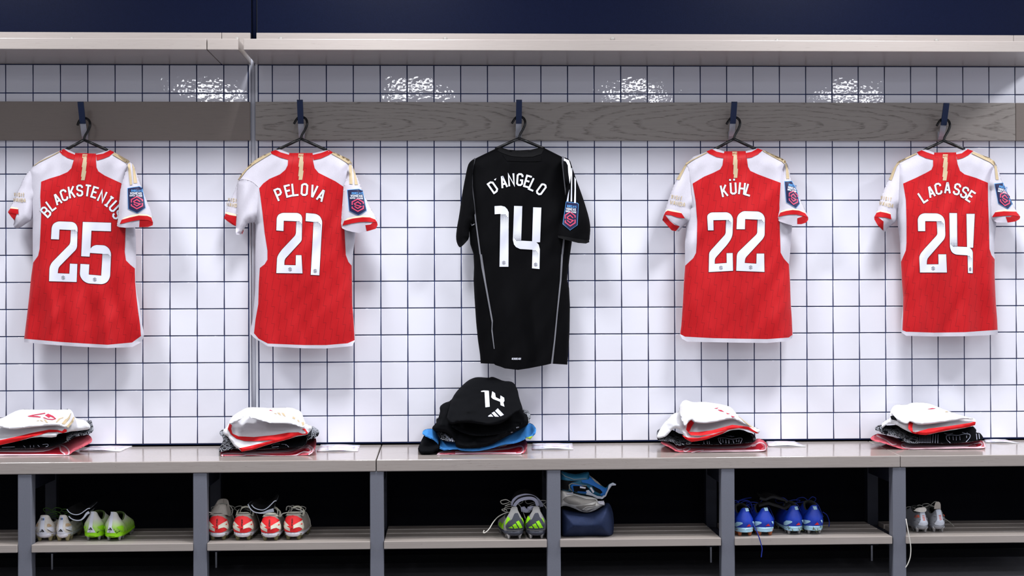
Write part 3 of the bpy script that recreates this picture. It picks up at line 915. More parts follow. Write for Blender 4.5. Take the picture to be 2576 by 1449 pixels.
J21 = dict(o=(550, 340), seed=8, label='red jersey with white sleeves, number 21, overlapping the metal joint strip',
  sil=[(338,110),(280,140),(230,170),(165,235),(130,290),(150,420),(200,520),(240,580),(239,700),(239,800),(240,900),(238,1000),(230,1100),(222,1200),(203,1290),(235,1322),(320,1375),(560,1388),(700,1389),(870,1373),(887,1333),(887,1290),(880,1200),(871,1100),(869,950),(867,850),(872,800),(879,740),(886,690),(890,640),(884,560),(874,400),(866,250),(850,170),(800,138),(745,112),(715,97),(690,100),(612,118),(458,116),(400,92),(370,97)],
  open=(14,15,16,17,18,19),
  red=[(460,116),(452,160),(450,195),(435,225),(400,255),(330,285),(290,315),(265,345),(285,500),(300,640),(318,750),(318,810),(300,840),(268,865),(262,960),(258,1100),(240,1200),(230,1290),(260,1325),(320,1357),(560,1367),(700,1367),(840,1355),(885,1335),(883,1290),(878,1200),(870,1100),(868,950),(866,850),(845,825),(828,780),(820,630),(805,500),(812,335),(760,300),(700,270),(650,245),(625,215),(615,170),(612,116)],
  collar=[[(338,108),(372,96),(405,112),(460,128),(452,160),(400,145),(345,122)],[(612,128),(670,115),(718,96),(745,112),(715,130),(665,152),(617,162)]],
  hem=[(230,1290),(260,1325),(320,1357),(560,1367),(700,1367),(840,1355),(885,1335),(887,1338),(870,1373),(700,1389),(560,1388),(320,1375),(235,1322),(203,1290)],
  gold=(757.0, 386.5, 1.05, 0.01),
  name=[('P',701.5,488.4,-23),('E',725.5,480.1,-14),('L',743,477.4,-6),('O',765.8,476.8,4),('V',789,481,14),('A',808,492.5,25)],
  lh=32, lw=18, sw=4.8,
  digits=[digit('2',(680,500),6.9,[(105,550),(112,330),(140,275),(205,245),(480,247),(535,280),(553,330),(545,715),(530,745),(245,1055),(243,1150),(440,1155),(445,980),(540,980),(558,1295),(105,1290),(118,1020),(145,960),(200,885),(430,640),(445,600),(452,390),(233,382),(228,560)],[(458,395,5,8,21,10,True,False)],(342,1225)),
          digit('1',(680,500),6.9,[(620,248),(790,262),(860,300),(902,385),(850,1328),(702,1320),(752,402),(612,388)],[(763,408,6,9,21.5,10,True,False)],(778,1253))],
  body_stripes=[((555,370),[(745,82),(770,102),(620,190),(500,265),(400,345),(275,505),(258,500),(330,395),(440,268),(520,198),(640,128)]),((755,370),[(505,75),(640,135),(745,185),(790,250),(770,285),(745,270),(712,240),(600,170),(475,102)])],
  sleeves=[dict(o=(555,370), y0=-0.060, T=0.020, sil=[(300,530),(255,520),(250,560),(200,690),(150,800),(100,930),(70,1030),(52,1080),(110,1130),(180,1180),(235,1205),(300,1000),(320,800)], open=(7,8,9,10,11,12,0),
             cuff=[(72,1010),(130,1030),(240,1050),(232,1200),(140,1120),(52,1085)], inner=[[(52,1085),(140,1120),(232,1200),(180,1180),(110,1130)]], piping=[(82,983),(160,1000),(240,1022),(240,1050),(130,1030),(72,1010)],
             text=[('VISIT',(196,806),9.5,4.6,6),('WANDA',(190,882),9.5,5.4,8)]),
           dict(o=(555,370), y0=-0.080, T=0.034, sil=[(330,480),(262,520),(250,700),(240,950),(230,1200),(232,1325),(260,1332),(320,1320),(350,1250),(420,1150),(520,1150),(545,1080),(560,900),(575,700),(590,620),(480,520)], open=(4,5,6,10,11,12,13,14,15,0),
             cuff=[(318,1322),(345,1262),(352,1268),(330,1320)], piping=[(345,1258),(352,1248),(356,1256),(350,1266)]),
           dict(o=(755,370), y0=-0.118, T=0.032, sil=[(725,290),(760,240),(795,275),(830,380),(880,480),(920,590),(960,700),(1010,800),(1080,940),(1140,1040),(1180,1140),(1178,1190),(1150,1240),(1020,1280),(900,1305),(800,1290),(700,1265),(640,1235),(622,1200),(628,1040),(640,900),(660,600),(700,480)], open=(10,11,12,13,14,15,16,17,0,1,22),
             lining=[(640,1195),(780,1160),(900,1140),(985,1136),(1005,1282),(900,1305),(800,1290),(700,1265),(640,1235),(622,1200)],
             cuff=[(640,1195),(670,1120),(800,1085),(950,1065),(1060,1068),(1140,1100),(1172,1145),(1110,1140),(1000,1135),(900,1140),(780,1160)], inner=[[(990,1185),(1070,1175),(1110,1142),(1172,1145),(1178,1185),(1150,1240),(1012,1280)]],
             piping=[(670,1120),(720,1080),(850,1050),(980,1038),(1080,1050),(1140,1080),(1145,1102),(1060,1068),(950,1065),(800,1085)],
             stripes=[[(742,270),(785,270),(798,565),(745,560)],[(800,300),(838,390),(880,570),(830,570),(818,400)]],
             badge=dict(p=[(720,655),(890,640),(945,665),(1005,960),(885,1032),(750,965)],c=(876,882),w=30.5,sk=0.03,t=(858,0),tw=33,dy=1))])

J22 = dict(o=(1640, 340), seed=15, label='red jersey with white sleeves, number 22, hanging directly right of the black jersey',
  sil=[(355,108),(270,140),(215,190),(195,260),(200,400),(220,540),(222,620),(215,700),(215,850),(207,960),(200,1100),(190,1240),(182,1300),(195,1325),(230,1345),(400,1348),(560,1351),(750,1353),(885,1342),(912,1325),(917,1300),(912,1200),(905,1100),(900,950),(893,840),(900,760),(906,680),(912,590),(905,450),(895,330),(885,220),(860,165),(780,130),(722,97),(692,86),(612,103),(470,105),(412,85)],
  open=(12,13,14,15,16,17,18),
  red=[(470,105),(465,150),(460,195),(445,222),(400,245),(340,270),(265,315),(285,430),(295,560),(293,700),(288,765),(270,800),(216,850),(208,960),(201,1100),(191,1240),(184,1295),(215,1312),(400,1322),(560,1325),(750,1328),(890,1318),(915,1300),(911,1200),(904,1100),(899,950),(892,840),(860,805),(838,765),(832,600),(830,450),(838,310),(770,285),(690,255),(640,232),(625,205),(618,150),(610,103)],
  collar=[[(355,106),(390,91),(422,107),(470,118),(465,150),(420,142),(372,120)],[(612,116),(650,108),(690,86),(722,98),(690,125),(650,145),(617,150)]],
  hem=[(184,1295),(215,1312),(400,1322),(560,1325),(750,1328),(890,1318),(915,1300),(912,1325),(885,1342),(750,1353),(560,1351),(400,1348),(230,1345),(195,1325)],
  gold=(1848.0, 381.5, 1.0, 0.06),
  name=[('K',1822,480,-12),('U',1844.6,474.3,-3),('H',1866.5,474.3,6),('L',1884,478.5,16)],
  umlaut=[(1836.6,452.8),(1846.6,452)],
  lh=30, lw=17, sw=4.6,
  digits=[digit('2',(1760,500),6.9,[(145,548),(130,285),(190,238),(480,235),(540,265),(580,335),(570,655),(490,785),(262,1040),(262,1130),(470,1115),(468,945),(573,942),(580,1250),(158,1272),(165,940),(200,890),(440,625),(452,590),(458,368),(238,372),(242,548)],[(462,375,5,8,20.5,10,True,False)],(370,1198)),
          digit('2',(1760,500),6.9,[(640,528),(650,320),(680,265),(750,215),(1030,222),(1100,265),(1132,330),(1128,640),(1095,700),(790,1030),(782,1115),(985,1128),(990,952),(1120,952),(1125,1270),(636,1250),(645,980),(665,930),(985,620),(1000,590),(1005,362),(790,352),(785,530)],[(1012,370,6,8,20.5,10,True,False)],(887,1192))],
  body_stripes=[((1655,370),[(745,73),(752,85),(520,205),(430,272),(418,250),(450,225)]),((1845,370),[(440,48),(480,58),(735,170),(790,205),(815,262),(780,262),(740,220),(580,138),(470,72)])],
  sleeves=[dict(o=(1655,370), y0=-0.078, T=0.036, sil=[(430,250),(400,285),(340,390),(280,495),(240,580),(200,680),(150,830),(110,950),(85,1020),(68,1110),(150,1200),(210,1265),(270,1280),(320,1280),(350,1240),(420,1175),(490,1140),(510,1100),(530,1000),(520,800),(500,600),(480,350)], open=(9,10,11,12,18,19,20,21,0),
             lining=[(118,1032),(200,1035),(300,1070),(412,1085),(490,1140),(420,1175),(350,1240),(320,1280),(275,1278),(333,1205),(250,1160),(180,1100)],
             cuff=[(88,1038),(115,985),(150,965),(250,985),(360,1005),(390,1050),(412,1085),(300,1070),(200,1035),(120,1030)], inner=[[(88,1038),(118,1040),(180,1120),(250,1180),(330,1205),(270,1278),(210,1265),(150,1200),(68,1110)]],
             piping=[(115,985),(130,955),(160,942),(260,962),(350,990),(360,1005),(250,985),(150,965)],
             stripes=[[(432,250),(400,285),(280,490),(325,500),(410,330),(440,275)]],
             text=[('VISIT',(286,766),10,4.6,10),('WANDA',(300,856),10.5,6.4,11)]),
           dict(o=(1845,370), y0=-0.090, T=0.036, sil=[(770,250),(812,235),(850,350),(870,480),(930,590),(970,680),(1010,790),(1070,920),(1110,1000),(1140,1070),(1135,1110),(1100,1150),(1030,1172),(960,1172),(890,1190),(800,1165),(700,1130),(660,1090),(655,1060),(680,940),(690,760),(720,520),(750,380)], open=(9,10,11,12,13,14,15,16,0,1,22),
             lining=[(680,1060),(760,1040),(850,1025),(965,1025),(970,1175),(890,1190),(800,1165),(700,1130),(660,1090)],
             cuff=[(680,1060),(710,998),(800,970),(900,955),(1000,965),(1090,1005),(1138,1070),(1060,1045),(960,1025),(850,1025),(760,1040)], inner=[[(972,1080),(1040,1058),(1060,1045),(1138,1072),(1135,1110),(1100,1150),(1030,1172),(970,1172)]],
             piping=[(715,993),(725,972),(820,940),(930,935),(1040,965),(1098,1000),(1090,1005),(1000,965),(900,955),(800,970)],
             stripes=[[(783,262),(808,250),(835,350),(852,480),(805,480),(795,320)]],
             badge=dict(p=[(780,525),(885,520),(960,660),(1003,860),(950,920),(810,835)],c=(912,768),w=23,sk=0.25,sl=0.70,t=(890,0),tw=23,dy=1))])

J24 = dict(o=(2156, 340), seed=21, label='red jersey with white sleeves, number 24, hanging at the right edge of the photo',
  sil=[(388,115),(330,145),(270,178),(230,250),(235,400),(255,520),(266,590),(280,700),(285,850),(291,950),(300,1050),(298,1130),(290,1200),(285,1282),(320,1306),(500,1311),(700,1309),(850,1303),(914,1296),(918,1270),(914,1200),(905,1100),(900,1000),(896,900),(898,810),(893,770),(894,700),(900,640),(906,575),(915,450),(912,300),(905,205),(880,165),(800,122),(757,102),(715,89),(642,112),(503,113),(450,92),(415,98)],
  open=(13,14,15,16,17),
  red=[(503,113),(495,160),(495,200),(485,225),(450,245),(390,275),(300,315),(318,420),(322,560),(322,700),(318,750),(286,825),(292,950),(300,1050),(300,1150),(295,1270),(320,1280),(500,1286),(700,1283),(915,1268),(912,1200),(904,1100),(899,1000),(895,900),(896,808),(875,780),(862,740),(858,560),(853,420),(852,310),(780,280),(700,255),(670,232),(655,190),(648,150),(645,112)],
  collar=[[(388,112),(420,98),(456,112),(503,128),(495,160),(450,150),(405,130)],[(645,125),(682,118),(720,91),(757,103),(725,130),(690,148),(652,158)]],
  hem=[(295,1270),(320,1280),(500,1286),(700,1283),(915,1268),(918,1272),(914,1296),(850,1303),(700,1309),(500,1311),(320,1306),(285,1282)],
  gold=(2378.0, 388.0, 1.05, 0.0),
  name=[('L',2322.5,495.5,-33),('A',2342.3,483.4,-20),('C',2360.5,475,-12),('A',2383.5,473.5,1),('S',2407.5,476,13),('S',2426.5,484.2,24),('E',2442.2,494.2,33)],
  lh=30, lw=17, sw=4.6,
  digits=[digit('2',(2290,500),6.9,[(135,562),(128,350),(160,285),(225,252),(480,255),(560,300),(598,370),(608,640),(590,700),(290,1045),(285,1140),(490,1138),(486,965),(622,965),(635,1280),(168,1280),(155,1010),(180,950),(250,865),(455,640),(470,610),(460,390),(258,388),(258,562)],[(474,396,6,8,20,10,True,False)],(397,1208)),
          digit('4',(2290,500),6.9,[(678,248),(810,250),(815,830),(985,838),(975,262),(1118,262),(1090,850),(1030,850),(1070,885),(1085,930),(1083,1292),(1002,1288),(995,982),(785,968),(720,930),(688,850)],[(706,825,6,9,19.5,9.5,True,True),(1004,996,4,7,19,8,True,False)],(1040,1223),5)],
  body_stripes=[((2190,370),[(690,90),(707,105),(560,175),(440,235),(415,250),(402,236),(430,212)]),((2376,370),[(432,68),(680,162),(755,215),(780,262),(752,285),(745,275),(690,228),(410,97)])],
  sleeves=[dict(o=(2190,370), y0=-0.078, T=0.036, sil=[(420,225),(395,245),(350,320),(275,500),(250,540),(200,660),(150,790),(110,930),(85,1000),(55,1060),(58,1100),(110,1190),(190,1270),(215,1290),(250,1240),(330,1175),(365,1150),(395,1110),(410,990),(430,800),(440,500),(450,300)], open=(9,10,11,12,18,19,20,21,0),
             lining=[(198,1078),(230,1070),(318,1100),(365,1150),(330,1175),(250,1240),(215,1290),(190,1270),(195,1200)],
             cuff=[(55,1060),(90,1000),(150,982),(240,1000),(305,1020),(318,1100),(230,1070),(110,1060)], inner=[[(55,1062),(110,1060),(160,1100),(198,1130),(195,1200),(195,1270),(110,1190),(58,1100)]],
             piping=[(90,998),(97,975),(150,955),(250,980),(305,1005),(305,1020),(240,1000),(150,982)],
             stripes=[[(440,232),(402,238),(350,320),(275,495),(320,505),(400,290),(445,240)]],
             text=[('VISIT',(236,780),9.5,4.6,10),('WANDA',(242,872),10,6.0,13)]),
           dict(o=(2376,370), y0=-0.090, T=0.036, sil=[(745,300),(775,250),(800,290),(830,370),(860,490),(910,600),(950,700),(1010,820),(1080,950),(1130,1020),(1152,1060),(1140,1095),(1080,1130),(960,1148),(800,1145),(720,1110),(700,1070),(690,1000),(680,850),(690,700),(680,560),(700,420)], open=(10,11,12,13,14,0,1,19,20,21),
             lining=[(720,1065),(900,1045),(930,1045),(962,1148),(800,1145),(720,1110),(705,1075)],
             cuff=[(720,1065),(770,990),(900,975),(1090,980),(1152,1058),(1040,1040),(900,1045)], inner=[[(930,1062),(1000,1062),(1040,1040),(1152,1058),(1140,1095),(1080,1130),(960,1148)]],
             piping=[(770,990),(800,965),(930,945),(1050,955),(1098,980),(900,975)],
             stripes=[[(752,285),(790,275),(825,495),(780,495),(765,340)]],
             badge=dict(p=[(765,560),(885,548),(950,700),(1028,860),(965,935),(820,850)],c=(918,785),w=24.5,sk=0.25,sl=0.72,t=(882,0),tw=24,dy=1))])

for J in (J25, J21, J22, J24):
    r = jersey(J)
    if 'umlaut' in J:
        nm = [c for c in r.children if c.name.startswith('name_print')][0]
        B = Cloth(C(J['o'][0], J['o'][1], 2.588, J['sil']), -0.075, 0.034, 34.0, J['open'], 0.007, J['seed'])
        patch('umlaut_edge', [[(x - 3, y - 3), (x + 3, y - 3), (x + 3, y + 3), (x - 3, y + 3)] for x, y in J['umlaut']], B, 0.0022, 'print_edge', nm, 0)
        patch('umlaut', [[(x - 2.3, y - 2.3), (x + 2.3, y - 2.3), (x + 2.3, y + 2.3), (x - 2.3, y + 2.3)] for x, y in J['umlaut']], B, 0.0028, 'print_white', nm, 0)

# ---------------------------------------------------------------- the black jersey
def black_jersey():
    k = lambda pts: C(1110, 340, 2.338, pts)
    a = lambda pts: C(1140, 360, 5.175, pts)
    b = lambda pts: C(1300, 360, 5.175, pts)
    c = lambda pts: C(1180, 640, 4.673, pts)
    sil = k([(350,70),(335,72),(205,135),(178,160),(168,300),(160,480),(170,640),(190,700),(193,780),(190,850),(195,950),(205,1100),(215,1200),(228,1290),(232,1342),(310,1345),(318,1352),(380,1372),(440,1380),(500,1372),(600,1350),(645,1342),(660,1345),(742,1350),(746,1300),(755,1150),(757,1000),(752,900),(741,850),(745,800),(755,720),(768,630),(765,450),(745,250),(725,135),(605,75),(580,72),(520,88),(460,94),(400,88)])
    B = Cloth(sil, -0.075, 0.036, 34.0, (14,15,16,17,18,19,20,21,22), 0.007, 31)
    root = thing('jersey', at(1312, 925, -0.075), 'black goalkeeper jersey with grey seams and white number 14', 'jersey', 'jerseys hanging on the rail')
    patch('body', [sil], B, 0, 'cloth_black', root, 4)
    patch('front_layer', [sil], B.back, 0, 'cloth_black_deep', root, 12)
    patch('collar_band', [a([(600,50),(640,62),(720,86),(830,95),(1000,88),(1160,62),(1180,52),(1178,88),(1150,140),(1035,178),(900,182),(760,170),(640,130),(575,95)])], B, 0.002, 'cloth_black_deep', root, 6)
    patch('neck_patch', [a([(640,150),(760,180),(900,190),(1035,187),(1150,160),(1145,235),(1060,240),(900,240),(700,232)])], B, 0.0018, 'cloth_black', root, 6)
    for st in (a([(275,195),(291,195),(268,300),(255,400),(255,560),(282,800),(300,1000),(361,1449),(343,1449),(285,1000),(258,800),(231,600),(229,380),(250,280)]),
               c([(126,0),(151,0),(200,330),(280,780),(275,880),(300,1110),(291,1110),(262,900),(266,800),(180,330),(145,150)]),
               c([(1083,0),(1105,0),(1087,300),(1045,680),(1015,1000),(985,1285),(963,1285),(1000,1000),(1030,680),(1068,300)]),
               b([(590,170),(615,175),(608,260),(613,400),(640,560),(632,680),(602,400),(584,260)]),
               b([(605,1230),(628,1230),(605,1449),(582,1449)])):
        patch('seam_tape', [st], B, 0.0022, 'seam_grey', root, 7)
    nm = []
    for ch, x, y, r in [('D',1240,471,-35),("'",1245.8,451,-30),('A',1266.6,458.5,-14),('N',1286.3,452.4,-4),('G',1307.7,451.8,4),('E',1328,456.6,16),('L',1341.5,465.3,25),('O',1361.8,476,36)]:
        if ch == "'": nm.append([(1242.8,451.5),(1248.6,448.2),(1246.6,453.6),(1244.5,453.8)])
        else: nm += glyph_polys(ch, x, y, 32, 17, r, 4.6)
    patch('name_print', nm, B, 0.0026, 'print_white', root, 12)
    one = [(1244,518.5),(1260.8,517.5),(1270,520),(1276,526),(1279.7,533.9),(1279,671),(1256.6,671),(1259,538),(1244.5,539)]
    four = [(1293.2,518),(1313.9,518.5),(1311,605.4),(1338.6,607),(1341.2,521.4),(1361.8,522.3),(1358.6,609.3),(1349.3,609.7),(1355,615),(1358,626.7),(1357.2,676.8),(1338.4,674.9),(1339.6,628.2),(1308.1,626.3),(1298,621.5),(1293,615),(1290.3,603.5)]
    for ch, P, D, e in (('1', one, [(1260.5,540.5,6,9,3.35,1.5,True,False)], (1267.5,661)), ('4', four, [(1293.5,604.5,6,8,3.2,1.4,True,True),(1341.2,630.5,5,7,3.0,1.3,True,False)], (1347.3,665.5))):
        o = patch('number_print', [P], B, 0.0026, 'print_white', root, 8)
        props(o, 'printed white digit %s' % ch)
        for d in D: patch('halftone', dots(*d), B, 0.0033, 'print_black', o, 0)
        patch('league_mark', emblem_polys(*e, 8.0, 9.0, 0.8), B, 0.0033, 'print_grey', o, 0)
    patch('hem_print', text_polys('AEROREADY', 1299.2, 902.6, 5.2, 2.2, 0.5, 0, 0.85), B, 0.0026, 'print_white', root, 0)
    # hem step of the back panel
    patch('hem_band', [c([(300,1240),(420,1262),(560,1285),(700,1272),(900,1235),(965,1225),(963,1285),(900,1300),(700,1340),(575,1358),(420,1340),(320,1300)])], B, 0.0022, 'cloth_black', root, 7)
    SL = a([(290,190),(220,240),(190,290),(160,430),(130,590),(105,740),(80,930),(50,1090),(37,1200),(40,1270),(60,1330),(90,1365),(150,1310),(210,1240),(210,1130),(235,1060),(290,1010),(275,800),(245,620),(240,400),(268,250)])
    SL, opn = soften(SL, {9,10,11,12,16,17,18,19,20})
    S = Cloth(SL, -0.078, 0.034, 24.0, opn, 0.008, 41)
    so = patch('sleeve', [SL], S, 0, 'cloth_black', root, 3, back=S.back)
    patch('seam_tape', [a([(232,1050),(262,1042),(285,1018),(290,1030),(275,1062),(240,1078)])], S, 0.002, 'seam_grey', so, 6)
    SR = b([(612,178),(690,215),(720,310),(780,490),(840,650),(890,800),(940,970),(960,1100),(945,1290),(900,1308),(800,1300),(640,1260),(540,1230),(525,1200),(545,1100),(600,950),(640,750),(640,620),(612,400),(604,260)])
    SR, opn = soften(SR, {8,9,10,11,12,17,18,19,0})
    S = Cloth(SR, -0.112, 0.032, 24.0, opn, 0.006, 43)
    so = patch('sleeve', [SR], S, 0, 'cloth_black', root, 3, back=S.back)
    patch('cuff', [b([(545,1105),(640,1125),(800,1160),(955,1180),(945,1250),(930,1262),(800,1240),(640,1215),(530,1195)])], S, 0.002, 'cloth_black', so, 3)
    patch('cuff_inside', [b([(530,1200),(640,1215),(800,1242),(940,1258),(945,1290),(900,1308),(800,1300),(640,1260),(540,1230)])], S, 0.0014, 'cloth_black_deep', so, 3)
    for st in ([(612,195),(680,225),(700,290),(712,390),(690,530),(670,380),(665,290),(640,240),(612,228)], [(712,320),(722,330),(720,760),(700,760),(708,500)], [(750,440),(770,470),(770,780),(745,780),(752,600)], [(685,600),(672,760),(648,760),(665,670)]):
        patch('shoulder_stripe', [b(st)], S, 0.0022, 'print_white', so, 3)
    bd, y0, H = put_badge(so, S, b([(645,768),(790,785),(800,800),(785,1065),(695,1128),(603,1050)]), True, *b([(695,988)])[0], 27, 0.06, 0.78)
    badge_text(bd, S, b([(706,0)])[0][0], y0 + 1, H, 27, 0.12)
    return root
black_jersey()
# ================================================================ folded kits on the bench
t = NT('cloth_pattern')                      # black shirt fabric printed with small pale line motifs
v = t.coords()
vo = t.n.new('ShaderNodeTexVoronoi'); vo.feature = 'DISTANCE_TO_EDGE'; vo.inputs['Scale'].default_value = 46
wn = t.n.new('ShaderNodeTexNoise'); wn.inputs['Scale'].default_value = 30; wn.inputs['Detail'].default_value = 2
t.link(v, wn.inputs['Vector'])
vm = t.n.new('ShaderNodeVectorMath'); vm.operation = 'MULTIPLY_ADD'
t.link(wn.outputs['Color'], vm.inputs[0]); vm.inputs[1].default_value = (.03, .03, .03); t.link(v, vm.inputs[2])
t.link(vm.outputs[0], vo.inputs['Vector'])
e1_ = t.math('LESS_THAN', t.math('ABSOLUTE', t.math('SUBTRACT', vo.outputs['Distance'], 0.10)), 0.035)
wv = t.n.new('ShaderNodeTexWave'); wv.inputs['Scale'].default_value = 55; wv.inputs['Distortion'].default_value = 6; wv.inputs['Detail Scale'].default_value = 3
t.link(v, wv.inputs['Vector'])
e2_ = t.math('MULTIPLY', t.math('GREATER_THAN', wv.outputs['Fac'], 0.72), t.math('GREATER_THAN', t.noise(v, 26, 1), 0.52))
t.set(t.mix(t.math('MULTIPLY', t.math('MAXIMUM', e1_, e2_), 0.85), srgb(13, 15, 22), srgb(196, 200, 208)), 0.7, 0, 0.25)
plain('shorts_white', (220, 219, 222), 0.75, 0, 0.2, 0.02, 300)
plain('trim_red', (214, 16, 24), 0.6, 0, 0.25, 0.05, 600)
plain('towel_pink', (218, 104, 116), 0.95, 0, 0.1, 0.22, 700)
plain('towel_red', (176, 30, 46), 0.95, 0, 0.1, 0.2, 700)
plain('towel_edge', (240, 202, 210), 0.95, 0, 0.1, 0.15, 900)
plain('shorts_print', (196, 40, 70), 0.6)
plain('shirt_blue', (64, 140, 214), 0.7, 0, 0.25, 0.06, 300)
plain('neon_yellow', (190, 220, 40), 0.6)
plain('print_silver', (206, 210, 228), 0.5)
plain('cloth_dark', (8, 9, 12), 0.8, 0, 0.08, 0.1, 300)

class Pile:
    """front and sloping top of folded cloth: near its lower edge at y = yf, running back to yb at its upper edge"""
    def __init__(s, poly, yf, yb, p=1.6, R=9.0, round_=0.016, fold=0.006, seed=1, zfloor=None):
        poly = soften(poly)[0]
        s.poly, s.yf, s.yb, s.p, s.R, s.rd, s.fold, s.seed, s.zf = poly, yf, yb, p, R, round_, fold, seed, zfloor
        xs_ = [q[0] for q in poly]
        s.x0, s.x1 = min(xs_), max(xs_)
        n = max(8, int(s.x1 - s.x0)); s.gx = np.linspace(s.x0, s.x1, n)
        top = np.full(n, 1e9); bot = np.full(n, -1e9)
        m = len(poly)
        for i in range(m):
            (ax, ay), (bx, by) = poly[i], poly[(i + 1) % m]
            lo, hi = min(ax, bx), max(ax, bx)
            sel = (s.gx >= lo - .6) & (s.gx <= hi + .6)
            tt = np.clip((s.gx[sel] - ax) / (bx - ax), 0, 1) if abs(bx - ax) > 1e-6 else np.full(sel.sum(), .5)
            yy = ay + tt * (by - ay)
            top[sel] = np.minimum(top[sel], yy); bot[sel] = np.maximum(bot[sel], yy)
        kern = np.ones(9) / 9
        pad = lambda a: np.convolve(np.pad(a, 4, mode='edge'), kern, 'valid')
        s.top, s.bot = pad(top), pad(bot)
        s.H = max(6.0, float((s.bot - s.top).max()))
    def __call__(s, px, py):
        tp = np.interp(px, s.gx, s.top); bt = np.interp(px, s.gx, s.bot)
        tt = np.clip((bt - py) / s.H, 0, 1)
        a = np.clip(seg_dist(px, py, s.poly) / s.R, 0, 1)
        a = np.sqrt(np.maximum(0, 1 - (1 - a) ** 2))
        f = vnoise(px / 40 + .4, py / 9 + px / 90, s.seed) - .5
        f2 = vnoise(px / 17, py / 7 - px / 60, s.seed + 9) - .5
        return s.yf + (s.yb - s.yf) * tt ** s.p + s.rd * (1 - a) - s.fold * a * (1.3 * f + .7 * f2)

def clamp_bench(W):
    W = np.asarray(W, float).copy()
    W[:, 2] = np.maximum(W[:, 2], bench_z(np.maximum(W[:, 1], DB)) + 0.0016)
    return W

def cloth_piece(name, poly, S, mat, label, cat, group, step=4.0, depth=0.10):
    bm = poly_bm([S.poly], step)
    co = np.array([v.co[:2] for v in bm.verts]); bm.verts.index_update()
    W = at(co[:, 0], co[:, 1], S(co[:, 0], co[:, 1]))
    Yb = np.full(len(co), S.yb + 0.004)
    Yb = np.maximum(Yb, W[:, 1] + 0.003)
    B = at(co[:, 0], co[:, 1], np.minimum(Yb, -0.004))
    F = [[v.index for v in f.verts] for f in bm.faces]
    bd = [[v.index for v in e.verts] for e in bm.edges if len(e.link_faces) == 1]
    n = len(W); bm.free()
    V = clamp_bench(np.vstack([W, B]))
    o = mesh_from(name, V, F + [[i + n for i in f][::-1] for f in F] + [[a, b, b + n, a + n] for a, b in bd], mat)
    return props(o, label, cat, group)

def strip(name, polys, S, off, mat, parent, step=4.0):
    return on_bench(patch(name, polys, S, off, mat, parent, step))

def on_bench(o):
    me = o.data
    co = np.zeros(len(me.vertices) * 3); me.vertices.foreach_get('co', co); co = co.reshape(-1, 3)
    w = clamp_bench(co + origin_of(o)) - origin_of(o)
    me.vertices.foreach_set('co', w.ravel()); me.update()
    return o

def band(name, lines, w, S, off, mat, parent):
    P = []
    for l in lines: P += stroke_polys([tuple(p) for p in smooth_path([(x, y, 0) for x, y in l], 30)[:, :2]], w)
    return on_bench(patch(name, P, S, off, mat, parent, 6))

def leaflet(corners, label):
    """thin folded programme lying on the bench: near-left, far-left, far-right, near-right"""
    P = [bench_at(x, y) for x, y in corners]
    P = np.array(P)
    root = thing('leaflet', P.mean(0), label, 'leaflet', 'leaflets on the bench')
    n = 10
    def sheet(lift, z0, mat, nm, sh=0.0):
        V = []; F = []
        for k in (0, 1):
            for j in range(n + 1):
                for i in range(n + 1):
                    u, v_ = i / n, j / n
                    p = (P[0] * (1 - u) + P[3] * u) * (1 - v_) + (P[1] * (1 - u) + P[2] * u) * v_
                    z = float(bench_z(p[1])) + z0 + lift * (math.sin(u * math.pi) ** 2 * .5 + (1 - u) * .15) * (1 - v_ * .7)
                    V.append((p[0], min(p[1], -0.006), z + k * 0.0007))
        m = (n + 1) ** 2
        for j in range(n):
            for i in range(n):
                a = j * (n + 1) + i
                F.append((a + m, a + 1 + m, a + n + 2 + m, a + n + 1 + m)); F.append((a, a + n + 1, a + n + 2, a + 1))
        ring = [i for i in range(n)] + [j * (n + 1) + n for j in range(n)] + [n * (n + 1) + n - i for i in range(n)] + [(n - j) * (n + 1) for j in range(n)]
        for a, b in zip(ring, ring[1:] + ring[:1]): F.append((a, b, b + m, a + m))
        return mesh_from(nm, V, F, mat, root)
    sheet(0.001, 0.0004, 'paper', 'back_cover')
    sheet(0.006, 0.0016, 'leaflet_print', 'front_cover')
    return root
plain('paper', (226, 226, 230), 0.5)
t = NT('leaflet_print')
v = t.coords((1, 1.4, 1))
a_ = t.ramp(t.noise(v, 16, 2), [(0.46, (0, 0, 0)), (0.60, (1, 1, 1))]); b_ = t.ramp(t.noise(t.coords((1.3, 2, 1)), 23, 2, .5, .6), [(0.55, (0, 0, 0)), (0.66, (1, 1, 1))])
c_ = t.mix(t.math('MULTIPLY', a_, .30), srgb(240, 240, 246), srgb(214, 60, 60))
t.set(t.mix(t.math('MULTIPLY', b_, .55), c_, srgb(70, 110, 180)), 0.22, 0, 0.5)

def kit(k, T, front_py, pieces):
    pass

def col(o, s): return lambda pts: C(o[0], o[1], s, pts)

